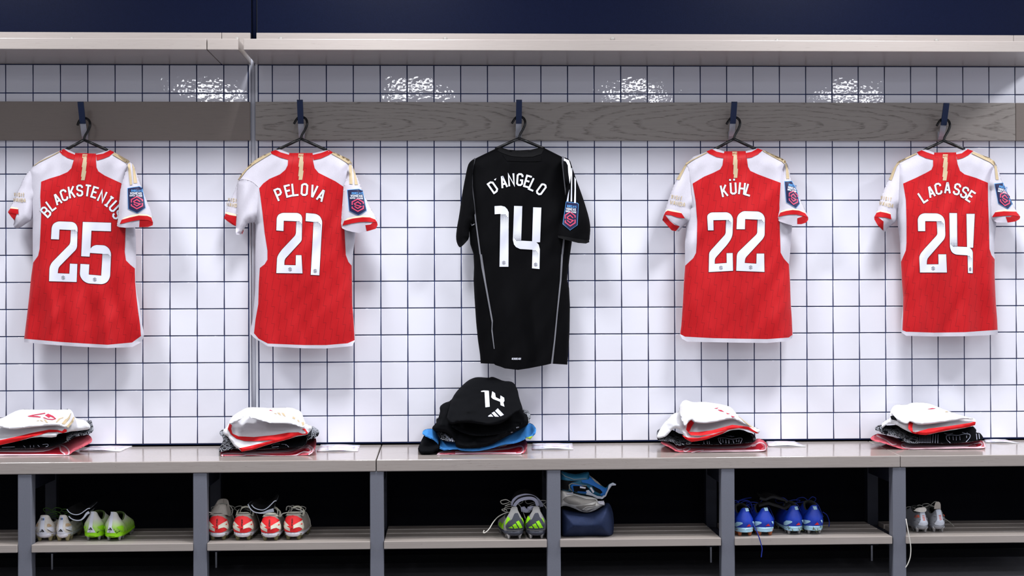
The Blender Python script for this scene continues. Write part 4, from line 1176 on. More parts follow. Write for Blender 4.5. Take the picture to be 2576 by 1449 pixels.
# ---- first stack, at the left edge
q = col((0, 990), 6.44)
yt = float(bench_at(100, 1147.0)[1])
G1 = 'folded towels on the bench'; G2 = 'folded patterned shirts on the bench'; G3 = 'folded shorts on top of the kits'
p = q([(-90,1010),(0,1018),(500,1016),(1060,1018),(1120,1000),(1180,945),(1300,890),(1480,800),(1498,745),(1465,685),(1400,660),(1230,680),(1050,790),(930,820),(700,880),(300,890),(-90,895)])
S = Pile(p, yt, -0.12, 1.1, 7, 0.012, 0.003, 2)
tw = cloth_piece('folded_towel', p, S, 'towel_pink', 'pink towel folded at the bottom of the kit at the left edge', 'towel', G1)
strip('inner_fold', [q([(-80,950),(400,955),(800,930),(900,880),(970,880),(985,930),(1030,975),(900,985),(500,985),(-80,985)])], S, 0.001, 'towel_red', tw)
band('towel_rim', [q([(-80,912),(400,912),(700,900),(860,850),(930,835),(1000,835),(1070,870),(1115,930),(1110,985),(1050,1008)]), q([(-80,935),(400,940),(700,932),(850,890),(930,850),(970,860),(985,930),(1045,975),(1035,1000),(900,992),(400,990),(-80,990)]), q([(-80,1008),(500,1008),(1050,1010)])], 3.4, S, 0.003, 'towel_edge', tw)
p = q([(-90,845),(0,830),(300,765),(580,690),(900,705),(930,640),(1080,600),(1300,560),(1400,500),(1385,445),(1440,428),(1485,435),(1490,470),(1525,580),(1480,645),(1390,672),(1230,695),(1180,725),(1080,790),(930,832),(700,885),(0,905),(-90,905)])
S = Pile(p, yt + .012, -0.10, 1.3, 7, 0.012, 0.005, 5)
sh = cloth_piece('folded_shirt', p, S, 'cloth_pattern', 'black and white patterned shirt folded under the shorts at the left edge', 'shirt', G2)
strip('plain_back', [q([(-90,845),(0,830),(300,765),(580,690),(900,705),(930,640),(1060,640),(1075,700),(1075,770),(1000,810),(930,832),(700,880),(0,900),(-90,900)])], S, 0.0015, 'cloth_dark', sh)
band('print_marks', [q([(380,845),(410,870)]), q([(490,840),(492,872)]), q([(545,838),(548,868)]), q([(610,835),(640,862)]), q([(690,825),(770,820),(775,850),(740,862)]), q([(30,872),(240,862)])], 1.0, S, 0.0024, 'print_silver', sh)
p = q([(-90,425),(0,400),(60,390),(120,350),(280,270),(420,248),(640,265),(800,255),(1000,262),(1130,243),(1180,300),(1212,400),(1390,432),(1470,530),(1450,580),(1300,602),(1150,612),(1085,632),(1020,640),(935,655),(905,715),(580,700),(300,770),(0,838),(-90,848)])
S = Pile(p, yt - .006, -0.06, 1.5, 9, 0.016, 0.010, 8)
so = cloth_piece('folded_shorts', p, S, 'shorts_white', 'white shorts with gold stripes and red hem on the kit at the left edge', 'shorts', G3)
fold = q([(-90,425),(0,400),(60,390),(120,350),(280,270),(420,250),(640,268),(800,258),(1000,265),(1130,247),(1180,300),(1210,400),(1180,470),(1080,560),(1000,535),(900,512),(450,552),(200,585),(0,545),(-90,530)])
SF = Pile(fold, yt - .018, -0.062, 1.3, 7, 0.014, 0.008, 8)
uf = strip('upper_fold', [SF.poly], SF, 0.0, 'shorts_white', so)
strip('red_hem', [q([(-90,768),(0,755),(300,690),(500,640),(800,583),(930,590),(1005,612),(1042,572),(1080,582),(1082,620),(1020,642),(930,622),(780,628),(560,692),(300,770),(0,835),(-90,845)])], S, 0.003, 'trim_red', so)
strip('gold_stripe', [q(x) for x in ([(1005,268),(1050,262),(1062,380),(980,412),(930,462),(902,466),(950,402),(1015,385)],[(1092,252),(1138,256),(1148,330),(1130,400),(1050,500),(997,486),(1080,392),(1102,330)],[(1192,372),(1208,392),(1188,460),(1105,555),(1072,532),(1150,450)])], SF, 0.0035, 'print_gold', uf)
strip('number_print', [q(x) for x in ([(445,365),(520,345),(730,310),(735,325),(560,352),(520,360),(600,362),(665,375),(650,387),(470,374)],[(690,390),(720,385),(775,408),(850,412),(910,400),(905,412),(850,427),(770,418)],[(728,352),(780,325),(862,362),(905,402),(880,400),(820,372),(790,392),(760,370)])], SF, 0.0035, 'shorts_print', uf)
strip('maker_mark', [q(x) for x in ([(585,446),(620,430),(640,440)],[(640,430),(680,430),(708,464)],[(705,415),(740,420),(780,475),(745,466)])], SF, 0.0035, 'print_gold', uf)

# ---- second stack, in front of the joint strip
q = col((520, 990), 5.8545)
yt = float(bench_at(650, 1148.5)[1])
p = q([(203,905),(240,868),(330,860),(400,800),(470,800),(520,850),(900,815),(1200,800),(1400,770),(1470,730),(1465,690),(1605,645),(1618,720),(1592,840),(1530,900),(1330,928),(900,932),(590,932),(250,938),(208,925)])
S = Pile(p, yt, -0.12, 1.1, 6, 0.012, 0.003, 12)
tw = cloth_piece('folded_towel', p, S, 'towel_pink', 'pink towel folded under the kit in front of the joint strip', 'towel', G1)
strip('inner_fold', [q([(600,880),(1000,895),(1250,885),(1330,860),(1440,815),(1510,830),(1490,855),(1420,870),(1380,900),(1280,915),(900,915),(620,905)])], S, 0.001, 'towel_red', tw)
band('towel_rim', [q([(240,930),(225,905),(260,885),(400,880),(560,885),(900,870),(1200,850),(1400,800),(1490,790),(1530,830),(1510,865),(1430,855),(1350,890),(1270,915),(1000,920),(700,900),(580,900),(520,920),(260,928)]), q([(520,870),(900,850),(1200,830),(1380,785),(1480,765),(1545,800),(1555,860),(1500,900)]), q([(1480,750),(1560,800),(1580,850)])], 3.0, S, 0.003, 'towel_edge', tw)
p = q([(185,565),(240,525),(300,560),(900,600),(1450,600),(1490,585),(1540,500),(1560,478),(1640,528),(1665,570),(1632,640),(1480,685),(1465,765),(1300,802),(900,815),(520,850),(430,805),(320,832),(190,868),(178,845),(220,735),(245,690),(232,640),(195,610)])
S = Pile(p, yt + .010, -0.10, 1.3, 6, 0.012, 0.005, 15)
sh = cloth_piece('folded_shirt', p, S, 'cloth_pattern', 'black and white patterned shirt folded in the kit by the joint strip', 'shirt', G2)
strip('plain_back', [q([(520,850),(700,800),(900,745),(1250,630),(1460,610),(1470,690),(1460,760),(1300,800),(900,812)])], S, 0.0015, 'cloth_dark', sh)
band('print_marks', [q([(950,770),(1000,745),(1080,740)]), q([(1100,745),(1170,750),(1160,765)]), q([(960,790),(1060,780)]), q([(1180,760),(1210,790)])], 1.0, S, 0.0024, 'print_silver', sh)
p = q([(318,445),(360,350),(450,280),(560,220),(620,198),(950,210),(1230,203),(1290,222),(1390,258),(1440,400),(1460,448),(1540,470),(1552,520),(1495,592),(1470,612),(1330,632),(1200,675),(900,755),(700,822),(515,858),(470,815),(400,772),(310,630),(250,604),(238,540),(295,490)])
S = Pile(p, yt - .008, -0.06, 1.5, 9, 0.016, 0.010, 18)
so = cloth_piece('folded_shorts', p, S, 'shorts_white', 'white shorts with a deep double red hem in front of the joint strip', 'shorts', G3)
fold = q([(318,445),(360,352),(450,282),(560,222),(620,200),(950,212),(1230,205),(1290,224),(1388,260),(1440,400),(1448,500),(1400,508),(1300,458),(1150,440),(960,440),(800,400),(650,362),(590,328),(545,340),(480,400),(400,425),(345,450)])
SF = Pile(fold, yt - .026, -0.062, 1.3, 7, 0.014, 0.008, 18)
uf = strip('upper_fold', [SF.poly], SF, 0.0, 'shorts_white', so)
strip('red_hem', [q([(335,440),(372,465),(360,520),(380,590),(470,630),(700,640),(1000,610),(1200,575),(1350,570),(1420,598),(1465,590),(1458,560),(1398,515),(1450,515),(1492,580),(1475,605),(1400,612),(1250,632),(1000,682),(700,702),(560,697),(440,662),(360,602),(310,520)]), q([(1330,625),(1200,672),(900,752),(700,820),(515,856),(475,805),(600,780),(800,732),(980,688),(1200,642)])], S, 0.004, 'trim_red', so)
strip('gold_stripe', [q(x) for x in ([(1282,226),(1325,240),(1320,300),(1300,380),(1260,365),(1285,290)],[(1340,250),(1370,290),(1375,360),(1365,425),(1335,400),(1350,330)],[(1397,295),(1418,370),(1438,450),(1415,480),(1395,430),(1405,370)])], SF, 0.0035, 'print_gold', uf)
strip('number_print', [q(x) for x in ([(918,248),(970,224),(1010,240),(985,248),(1125,256),(1120,263),(990,258)],[(1160,252),(1255,248),(1250,288),(1225,292),(1198,272),(1232,262)])], SF, 0.0035, 'shorts_print', uf)
strip('maker_mark', [q(x) for x in ([(985,290),(1020,287),(1035,305)],[(1035,282),(1075,278),(1100,327),(1070,312)],[(1095,275),(1130,272),(1165,342),(1130,327)])], SF, 0.0035, 'print_gold', uf)

# ---- third stack, the goalkeeper's
q = col((1020, 930), 5.6)
yt = float(bench_at(1200, 1144.5)[1])
p = q([(448,1195),(456,1158),(700,1135),(1100,1120),(1350,1090),(1560,1020),(1665,965),(1700,988),(1722,1060),(1692,1150),(1650,1195),(1400,1207),(700,1210),(500,1208)])
S = Pile(p, yt, -0.12, 1.1, 6, 0.012, 0.003, 22)
tw = cloth_piece('folded_towel', p, S, 'towel_pink', 'pink towel folded under the black kit in the middle', 'towel', G1)
strip('inner_fold', [q([(1200,1150),(1450,1125),(1600,1090),(1640,1100),(1620,1140),(1560,1165),(1300,1160)])], S, 0.001, 'towel_red', tw)
band('towel_rim', [q([(640,1150),(500,1160),(470,1180),(500,1200),(900,1200),(1400,1195),(1620,1180),(1660,1130),(1650,1085),(1600,1075),(1440,1110),(1100,1140),(700,1155)]), q([(700,1180),(1000,1172),(1300,1172),(1560,1172)])], 3.2, S, 0.003, 'towel_edge', tw)
p = q([(232,920),(250,850),(330,828),(430,838),(600,900),(1000,1000),(1400,900),(1600,830),(1740,745),(1800,770),(1845,835),(1832,905),(1800,935),(1760,985),(1690,965),(1690,982),(1550,1040),(1380,1055),(1200,1115),(1000,1152),(800,1145),(715,1118),(490,1145),(440,1010)])
S = Pile(p, yt + .008, -0.11, 1.3, 7, 0.014, 0.006, 25)
bs = cloth_piece('folded_shirt', p, S, 'shirt_blue', 'bright blue shirt showing between the black kit and the pink towel', 'shirt', None)
strip('neon_edge', [q([(1685,962),(1800,930),(1760,984)])], S, 0.002, 'neon_yellow', bs)
strip('blue_fold', [q([(1690,935),(1760,930),(1815,915),(1800,940),(1700,948)])], S, 0.0015, 'shirt_blue', bs)  # small raised fold in the same blue as the shirt
p = q([(174,1105),(240,960),(298,872),(360,858),(430,900),(490,1010),(486,1110),(430,1142),(380,1182),(210,1193),(180,1135)])
S = Pile(p, yt - .012, -0.16, 1.3, 14, 0.03, 0.008, 27)
sl = cloth_piece('folded_sleeve', p, S, 'cloth_dark', 'black sleeve hanging out at the left of the middle kit', 'shirt', None)
p = q([(425,720),(438,680),(490,690),(700,800),(1000,850),(1500,700),(1640,590),(1650,555),(1725,572),(1770,640),(1752,742),(1700,760),(1500,900),(1100,1000),(720,1025),(620,1012),(500,992),(440,900),(470,860)])
S = Pile(p, yt + .004, -0.12, 1.3, 6, 0.012, 0.005, 29)
ps = cloth_piece('folded_shirt', p, S, 'cloth_pattern', 'black and white patterned shirt folded inside the black kit in the middle', 'shirt', G2)
band('print_marks', [q([(548,905),(600,960)]), q([(610,965),(640,1000)]), q([(650,960),(668,1010)]), q([(690,975),(700,1005)])], 4.0, S, 0.003, 'print_silver', ps)
p = q([(368,818),(440,742),(488,600),(480,520),(540,470),(640,438),(700,330),(780,240),(880,150),(970,110),(1040,103),(1170,115),(1220,98),(1270,113),(1380,160),(1480,163),(1532,190),(1580,280),(1602,400),(1650,540),(1655,600),(1722,640),(1738,765),(1650,822),(1500,902),(1350,982),(1200,1064),(1000,1108),(720,1108),(690,1000),(650,935),(560,880),(460,872),(400,858)])
S = Pile(p, yt - .010, -0.05, 1.25, 12, 0.022, 0.012, 31)
bk = cloth_piece('folded_shorts', p, S, 'cloth_dark', 'black shorts with white number 14 on top of the middle kit', 'shorts', None)
fold = q([(575,700),(600,600),(640,440),(700,332),(780,242),(880,152),(970,112),(1040,105),(1170,117),(1220,100),(1270,115),(1380,162),(1480,165),(1532,192),(1580,282),(1602,402),(1645,540),(1600,590),(1540,620),(1450,690),(1380,740),(1300,770),(1150,785),(900,745),(740,750),(640,775)])
SF = Pile(fold, yt - .034, -0.052, 1.2, 9, 0.02, 0.010, 31)
uf = strip('upper_fold', [SF.poly], SF, 0.0, 'cloth_dark', bk)
mid = q([(640,790),(740,765),(900,760),(1150,800),(1300,785),(1400,740),(1520,650),(1600,640),(1650,700),(1640,790),(1450,880),(1200,930),(950,935),(780,880),(690,830)])
SM = Pile(mid, yt - .022, -0.10, 1.2, 8, 0.018, 0.008, 33)
strip('middle_fold', [SM.poly], SM, 0.0, 'cloth_dark', bk)
strip('number_print', [q(x) for x in ([(1065,300),(1100,292),(1165,295),(1175,300),(1187,522),(1126,530),(1114,312),(1066,313)],[(1222,304),(1262,330),(1272,388),(1335,418),(1338,362),(1390,395),(1395,440),(1380,462),(1395,522),(1340,500),(1334,452),(1232,412),(1208,388)])], SF, 0.0035, 'print_white', uf)
strip('maker_mark', [q(x) for x in ([(1168,648),(1205,625),(1238,661),(1165,661)],[(1213,610),(1250,590),(1317,663),(1260,661)],[(1262,580),(1300,543),(1387,635),(1340,657)])], SF, 0.0035, 'print_silver', uf)
band('seam_line', [q([(660,735),(900,715),(1150,740),(1300,725)])], 0.7, SF, 0.001, 'cloth_black_deep', uf)
strip('side_stripe', [q([(1578,690),(1590,660),(1605,720),(1598,765),(1580,768)])], SM, 0.0015, 'print_grey', bk)
band('woven_tag', [q([(1485,885),(1510,880)]), q([(1560,818),(1600,808)])], 3.0, S, 0.006, 'print_grey', bk)

# ---- fourth stack
q = col((1620, 980), 5.8545)
yt = float(bench_at(1740, 1139.5)[1])
p = q([(248,765),(290,738),(430,775),(560,795),(900,800),(1250,800),(1600,760),(1680,712),(1780,755),(1825,822),(1792,892),(1740,918),(1500,922),(1100,927),(780,937),(720,932),(480,922),(400,862),(250,795)])
S = Pile(p, yt, -0.10, 1.1, 6, 0.012, 0.003, 42)
tw = cloth_piece('folded_towel', p, S, 'towel_pink', 'pink towel folded under the kit right of the black one', 'towel', G1)
strip('pale_side', [q([(620,830),(1000,840),(1500,830),(1640,800),(1650,830),(1500,860),(1000,865),(700,860)]), q([(780,930),(900,895),(1300,890),(1700,880),(1700,905),(1100,918)])], S, 0.001, 'towel_edge', tw)
strip('inner_fold', [q([(1480,880),(1640,800),(1720,795),(1760,840),(1720,880)])], S, 0.001, 'towel_red', tw)
band('towel_rim', [q([(540,800),(620,830),(900,855),(1300,860),(1600,820),(1700,780),(1770,800),(1790,850),(1760,895),(1500,905),(1000,908)]), q([(300,760),(420,820),(500,880),(560,880)]), q([(570,880),(640,850),(680,870),(620,910),(580,900)]), q([(700,930),(780,905),(880,895)])], 3.0, S, 0.003, 'towel_edge', tw)
p = q([(182,612),(260,560),(420,590),(540,660),(900,700),(1150,640),(1300,590),(1450,590),(1540,630),(1605,645),(1645,700),(1655,748),(1595,780),(1250,812),(900,815),(640,805),(480,835),(430,770),(250,755),(195,745)])
S = Pile(p, yt + .010, -0.09, 1.3, 6, 0.012, 0.005, 45)
sh = cloth_piece('folded_shirt', p, S, 'cloth_pattern', 'black shirt with a white outline motif in the kit right of the black one', 'shirt', G2)
strip('plain_back', [q([(700,775),(900,745),(1150,655),(1290,600),(1450,598),(1540,640),(1600,700),(1610,770),(1250,808),(900,810),(690,805)])], S, 0.0015, 'cloth_dark', sh)
band('print_motif', [q([(1090,715),(1180,712),(1300,730),(1400,715),(1445,725),(1420,790)]), q([(1090,715),(1110,770),(1140,802)]), q([(1250,685),(1300,695),(1270,680)]), q([(1310,745),(1325,790)]), q([(1125,722),(1130,765)]), q([(1360,735),(1365,770)]), q([(1400,735),(1395,775)]), q([(1160,730),(1165,780)]), q([(1205,735),(1208,790)]), q([(1250,740),(1252,795)]), q([(1200,680),(1260,690),(1330,690)]), q([(880,760),(885,800)]), q([(930,755),(935,800)]), q([(960,755),(965,800)])], 1.5, S, 0.0024, 'print_silver', sh)
p = q([(528,232),(570,168),(620,148),(720,188),(880,178),(1000,193),(1180,223),(1290,263),(1380,380),(1560,520),(1722,592),(1692,645),(1640,650),(1540,600),(1460,585),(1280,598),(1150,655),(900,742),(700,772),(610,732),(545,600),(480,570),(420,585),(330,690),(230,722),(190,715),(192,670),(260,540),(350,430),(430,355),(512,328)])
S = Pile(p, yt - .008, -0.05, 1.5, 9, 0.016, 0.010, 48)
so = cloth_piece('folded_shorts', p, S, 'shorts_white', 'white shorts with red hem spilling to the left on the fourth kit', 'shorts', G3)
fold = q([(528,234),(570,170),(620,150),(720,190),(880,180),(1000,195),(1180,225),(1290,265),(1380,382),(1560,520),(1620,565),(1560,550),(1440,490),(1330,435),(1250,435),(1050,480),(900,500),(760,490),(700,440),(640,490),(610,560),(540,430)])
SF = Pile(fold, yt - .022, -0.052, 1.3, 7, 0.014, 0.008, 48)
uf = strip('upper_fold', [SF.poly], SF, 0.0, 'shorts_white', so)
strip('red_hem', [q([(690,443),(740,490),(705,540),(668,622),(800,625),(1000,600),(1300,520),(1400,530),(1545,550),(1600,590),(1692,642),(1660,648),(1540,592),(1400,567),(1250,592),(1000,652),(850,677),(690,672),(620,592),(640,500)]), q([(560,670),(640,705),(800,712),(1000,665),(1240,595),(1150,652),(900,741),(700,771),(612,731)])], S, 0.0165, 'trim_red', so)
strip('gold_stripe', [q([(1372,375),(1560,520),(1640,578),(1580,556),(1470,468)])], SF, 0.0035, 'print_gold', uf)
strip('number_print', [q(x) for x in ([(1028,276),(1100,265),(1075,281)],[(1080,294),(1140,300),(1185,328),(1120,316)],[(1208,342),(1272,356),(1225,361)],[(1278,383),(1345,400),(1300,407)])], SF, 0.0035, 'shorts_print', uf)

# ---- fifth stack, right edge
q = col((2156, 980), 6.133)
yt = float(bench_at(2300, 1132.0)[1])
p = q([(200,755),(240,712),(290,690),(330,675),(620,745),(700,812),(1000,825),(1300,835),(1700,820),(1930,770),(1985,850),(1945,908),(1500,908),(1000,922),(780,938),(600,892),(400,822),(250,795)])
S = Pile(p, yt, -0.10, 1.1, 6, 0.012, 0.003, 52)
tw = cloth_piece('folded_towel', p, S, 'towel_pink', 'pink towel folded under the kit at the right edge', 'towel', G1)
strip('pale_side', [q([(700,840),(900,840),(1300,855),(1700,850),(1850,830),(1840,870),(1500,885),(900,885),(760,890)])], S, 0.001, 'towel_edge', tw)
strip('inner_fold', [q([(1700,880),(1850,820),(1920,825),(1930,850),(1890,880)])], S, 0.0012, 'towel_red', tw)
band('towel_rim', [q([(900,835),(720,832),(690,870),(760,900),(1000,905),(1500,890),(1850,892),(1930,850),(1900,820),(1800,840)]), q([(300,710),(450,780),(540,845),(610,840)]), q([(1940,790),(1965,850),(1930,895),(1500,902),(900,918),(790,930)])], 3.0, S, 0.003, 'towel_edge', tw)
p = q([(272,590),(340,543),(450,555),(560,548),(640,540),(720,600),(820,650),(950,680),(1200,655),(1500,620),(1790,560),(1845,622),(1835,662),(1900,668),(1952,738),(1905,785),(1600,825),(1400,835),(1000,832),(750,828),(680,745),(560,702),(380,685),(348,640),(288,635)])
S = Pile(p, yt + .010, -0.09, 1.3, 6, 0.012, 0.005, 55)
sh = cloth_piece('folded_shirt', p, S, 'cloth_pattern', 'black shirt with a dotted band and outline motif at the right edge', 'shirt', G2)
strip('plain_back', [q([(940,700),(1200,665),(1500,628),(1790,565),(1840,625),(1832,662),(1900,672),(1948,738),(1905,780),(1600,822),(1400,832),(950,828)])], S, 0.0015, 'cloth_dark', sh)
band('print_motif', [q([(1375,715),(1450,700),(1560,705),(1650,685),(1735,690),(1740,740),(1680,810)]), q([(1375,715),(1385,770),(1440,825)]), q([(1480,722),(1485,780)]), q([(1530,722),(1532,785)]), q([(1585,720),(1590,780)]), q([(1690,710),(1692,745)]), q([(1420,725),(1430,770)]), q([(1345,670),(1400,690),(1480,675)]), q([(1620,660),(1690,680),(1700,660)]), q([(1175,690),(1165,820)]), q([(1215,690),(1205,825)]), q([(1250,690),(1245,825)]), q([(1840,680),(1850,770)]), q([(1880,680),(1890,760)])], 1.4, S, 0.0024, 'print_silver', sh)
strip('dotted_band', [[(2156 + x / 6.133 - .9, 980 + y / 6.133 - .9), (2156 + x / 6.133 + .9, 980 + y / 6.133 - .9), (2156 + x / 6.133 + .9, 980 + y / 6.133 + .9), (2156 + x / 6.133 - .9, 980 + y / 6.133 + .9)] for x in range(965, 1145, 24) for y in range(705, 825, 22)], S, 0.0024, 'print_silver', sh, 0)
p = q([(508,345),(560,250),(640,228),(760,233),(860,198),(1000,198),(1110,213),(1250,268),(1450,348),(1680,418),(1822,443),(1835,520),(1795,562),(1600,607),(1300,652),(1080,702),(960,692),(820,662),(700,602),(610,545),(500,520),(430,560),(385,605),(378,560),(400,488),(512,450)])
S = Pile(p, yt - .008, -0.05, 1.5, 9, 0.016, 0.010, 58)
so = cloth_piece('folded_shorts', p, S, 'shorts_white', 'white shorts folded flat with a single red hem at the right edge', 'shorts', G3)
fold = q([(515,350),(560,252),(640,230),(760,235),(860,200),(1000,200),(1110,215),(1250,270),(1450,350),(1680,420),(1815,445),(1780,465),(1650,455),(1400,495),(1150,530),(960,545),(865,515),(815,490),(770,540),(640,490),(560,420)])
SF = Pile(fold, yt - .020, -0.052, 1.3, 7, 0.014, 0.008, 58)
uf = strip('upper_fold', [SF.poly], SF, 0.0, 'shorts_white', so)
strip('red_hem', [q([(815,490),(865,515),(852,580),(862,650),(900,660),(1100,602),(1400,567),(1750,512),(1800,495),(1832,500),(1822,547),(1700,582),(1450,617),(1150,682),(1060,702),(940,692),(850,672),(790,602),(795,520)])], S, 0.0165, 'trim_red', so)
strip('black_lining', [q([(513,412),(560,398),(600,440),(622,482),(530,462)])], SF, 0.001, 'cloth_dark', uf)
strip('number_print', [q([(1080,302),(1160,284),(1218,290),(1165,299)])], SF, 0.0035, 'shorts_print', uf)
strip('gold_stripe', [q([(1352,346),(1385,330),(1412,346)])], SF, 0.0035, 'print_gold', uf)

# ---- leaflets beside the kits
leaflet(C(0, 990, 6.44, [(1285,938),(1520,838),(2165,848),(1945,945)]), 'leaflet lying on the bench right of the leftmost kit')
leaflet(C(520, 990, 5.8545, [(1620,860),(1685,752),(2260,765),(2230,857)]), 'leaflet on the bench between the joint strip kit and the seam')
leaflet(C(1020, 930, 5.6, [(1780,1130),(1792,1044),(2350,1044),(2365,1130)]), 'leaflet lying on the bench right of the black kit')
leaflet(C(1620, 980, 5.8545, [(1832,842),(1800,768),(2210,765),(2385,845)]), 'leaflet half under the towel of the fourth kit')
leaflet(C(2156, 980, 6.133, [(1985,822),(1950,760),(2220,758),(2505,835)]), 'leaflet at the right edge beside the last kit')
# ================================================================ boots on the slatted shelves
plain('boot_white', (226, 220, 210), 0.45, 0, 0.4, 0.08, 120)
plain('boot_gold', (196, 164, 126), 0.5)
plain('boot_grey', (150, 148, 146), 0.6, 0, 0.3, 0.06, 300)
plain('boot_knit', (178, 170, 160), 0.85, 0, 0.2, 0.10, 500)
plain('boot_red', (238, 40, 44), 0.4, 0, 0.4)
plain('boot_pale', (224, 220, 200), 0.5, 0, 0.3, 0.06, 200)
plain('boot_blue', (28, 62, 176), 0.35, 0, 0.45, 0.12, 60)
plain('boot_ice', (168, 208, 226), 0.4, 0, 0.4, 0.08, 100)
plain('boot_lime', (150, 226, 20), 0.45)
plain('boot_charcoal', (62, 64, 74), 0.5, 0, 0.4, 0.08, 200)
plain('boot_silver', (150, 152, 158), 0.4, 0.1, 0.5, 0.06, 200)
plain('boot_inside', (40, 42, 40), 0.9)
plain('boot_inside_green', (74, 92, 46), 0.9)
plain('sole_white', (222, 220, 228), 0.35)
plain('stud_metal', (190, 192, 196), 0.25, 0.8)
plain('stud_dirty', (150, 140, 104), 0.6)
plain('stud_amber', (170, 96, 60), 0.5)
plain('stud_olive', (104, 98, 66), 0.6)
plain('soil', (46, 40, 24), 0.9)
plain('grass_blade', (92, 96, 40), 0.8)
plain('lace_white', (214, 210, 200), 0.8)
plain('lace_grey', (150, 148, 140), 0.8)
plain('lace_blue', (20, 44, 140), 0.7)
plain('lace_green', (54, 92, 22), 0.7)
plain('flag_blue', (40, 100, 176), 0.5)
plain('flag_yellow', (240, 206, 60), 0.5)
plain('logo_red', (226, 36, 44), 0.5)
plain('logo_orange', (236, 92, 56), 0.5)
plain('guard_white', (214, 220, 232), 0.3, 0, 0.5)
plain('guard_black', (12, 12, 15), 0.7)
plain('guard_grey', (176, 176, 196), 0.6, 0, 0.3, 0.06, 200)
t = NT('boot_fade')                      # white upper dyed lime towards the sole
tc = t.n.new('ShaderNodeTexCoord'); sp = t.n.new('ShaderNodeSeparateXYZ'); t.link(tc.outputs['Object'], sp.inputs[0])
hz = t.math('ADD', sp.outputs[2], t.math('MULTIPLY', t.noise(t.coords(), 30, 2), 0.02))
f_ = t.n.new('ShaderNodeMapRange'); f_.inputs[1].default_value = 0.038; f_.inputs[2].default_value = 0.088
t.link(hz, f_.inputs[0])
base_ = t.ramp(f_.outputs[0], [(0.0, srgb(150, 226, 30)), (0.45, srgb(190, 226, 130)), (1.0, srgb(222, 220, 212))])
mud = t.ramp(t.noise(t.coords((1, 1, 1)), 95, 4, .7, 1.0), [(0.56, (0, 0, 0)), (0.64, (1, 1, 1))])
low = t.n.new('ShaderNodeMapRange'); low.inputs[1].default_value = 0.065; low.inputs[2].default_value = 0.03; t.link(hz, low.inputs[0])
t.set(t.mix(t.math('MULTIPLY', mud, low.outputs[0]), base_, srgb(52, 44, 22)), 0.5, 0, 0.4)

class Boot:
    """football boot: rings of a foot outline from the sole up to the collar; local x across, y heel to toe, z up"""
    def __init__(s, org, H, hw, tw, L=0.25, zs=0.024, yaw=0.0, dip=0.022, front=0.012):
        s.org, s.H, s.hw, s.tw, s.L, s.zs, s.dip, s.front = np.array(org, float), H, hw, tw, L, zs, dip, front
        s.c, s.s_ = math.cos(yaw), math.sin(yaw)
        s.S0 = 0.17
    def aw(s, t):
        return np.interp(t, [0, .10, .28, .5, .75, .92, 1.0], [s.hw * .90, s.hw * .97, s.hw, s.hw * .88 + s.tw * .10, s.hw * .40 + s.tw * .58, s.tw * 1.03, s.tw * .96])
    def bw(s, t): return np.interp(t, [0, .3, .6, 1.0], [s.hw * 1.03, s.hw * 1.05, s.hw * .90, s.hw * .70])
    def yb(s, t): return np.interp(t, [0, .3, .6, .9, 1.0], [0.004, 0.0, 0.006, 0.013, 0.012])
    def yf(s, t): return np.interp(t, [0, .15, .35, .6, .85, 1.0], [s.L, s.L * 1.0, s.L * .93, s.L * .72, s.L * .52, s.L * .45])
    def ztop(s, u):
        a = np.clip(u / .42, 0, 1); b = np.clip((u - .42) / .58, 0, 1)
        return s.H - s.dip * (a * a * (3 - 2 * a)) + (s.dip * .55 + s.front) * (b * b * (3 - 2 * b))
    def width(s, u, t):
        k = np.clip(u / .62, 0, 1); k = k * k * (3 - 2 * k)
        w = s.aw(t) * (1 - k) + s.bw(t) * k
        w = w * np.sqrt(np.maximum(0, 1 - np.clip(1 - u / s.S0, 0, 1) ** 2.3))
        w = w * np.sqrt(np.maximum(0, 1 - np.clip((u - .66) / .34, 0, 1) ** 2.2))
        return w
    def pt(s, x, y, z):
        x, y, z = np.broadcast_arrays(np.asarray(x, float), np.asarray(y, float), np.asarray(z, float))
        return np.stack([s.org[0] + x * s.c - y * s.s_, s.org[1] + x * s.s_ + y * s.c, s.org[2] + z], -1)
    def ring(s, t, shrink=0.0, n=18):
        us = np.concatenate([[0], (1 - np.cos(np.linspace(0, math.pi, n))[1:-1]) / 2, [1]])
        w = np.maximum(0, s.width(us, t) - shrink)
        y = s.yb(t) + shrink + us * (s.yf(t) - s.yb(t) - 2 * shrink)
        z = s.zs + t * (s.ztop(us) - s.zs)
        X = np.concatenate([w, -w[-2:0:-1]]); Y = np.concatenate([y, y[-2:0:-1]]); Z = np.concatenate([z, z[-2:0:-1]])
        return s.pt(X, Y, Z)
    def loft(s, rings, cap_lo=False, cap_hi=False):
        n = len(rings[0]); V = np.vstack(rings); F = []
        for k in range(len(rings) - 1):
            for j in range(n):
                F.append((k * n + j, k * n + (j + 1) % n, (k + 1) * n + (j + 1) % n, (k + 1) * n + j))
        if cap_lo: F.append(tuple(range(n))[::-1])
        if cap_hi: F.append(tuple((len(rings) - 1) * n + j for j in range(n)))
        return V, F
    def heel(s, x, z, off=0.0):
        """point of the heel surface seen from behind at lateral x, height z"""
        x = np.asarray(x, float); z = np.asarray(z, float)
        t = np.clip((z - s.zs) / (s.H - s.zs), 0, 1)
        a = s.aw(t)
        q = np.clip(np.abs(x) / (a * 1.0), 0, .995)
        u = s.S0 * (1 - (1 - q ** 2) ** (1 / 2.3))
        y = s.yb(t) + u * (s.yf(t) - s.yb(t)) - off * (1.0 + .6 * q)
        xx = np.sign(x) * np.minimum(np.abs(x), a * .995) * (1 + off * q / np.maximum(a, 1e-4))
        return s.pt(xx, y, z)

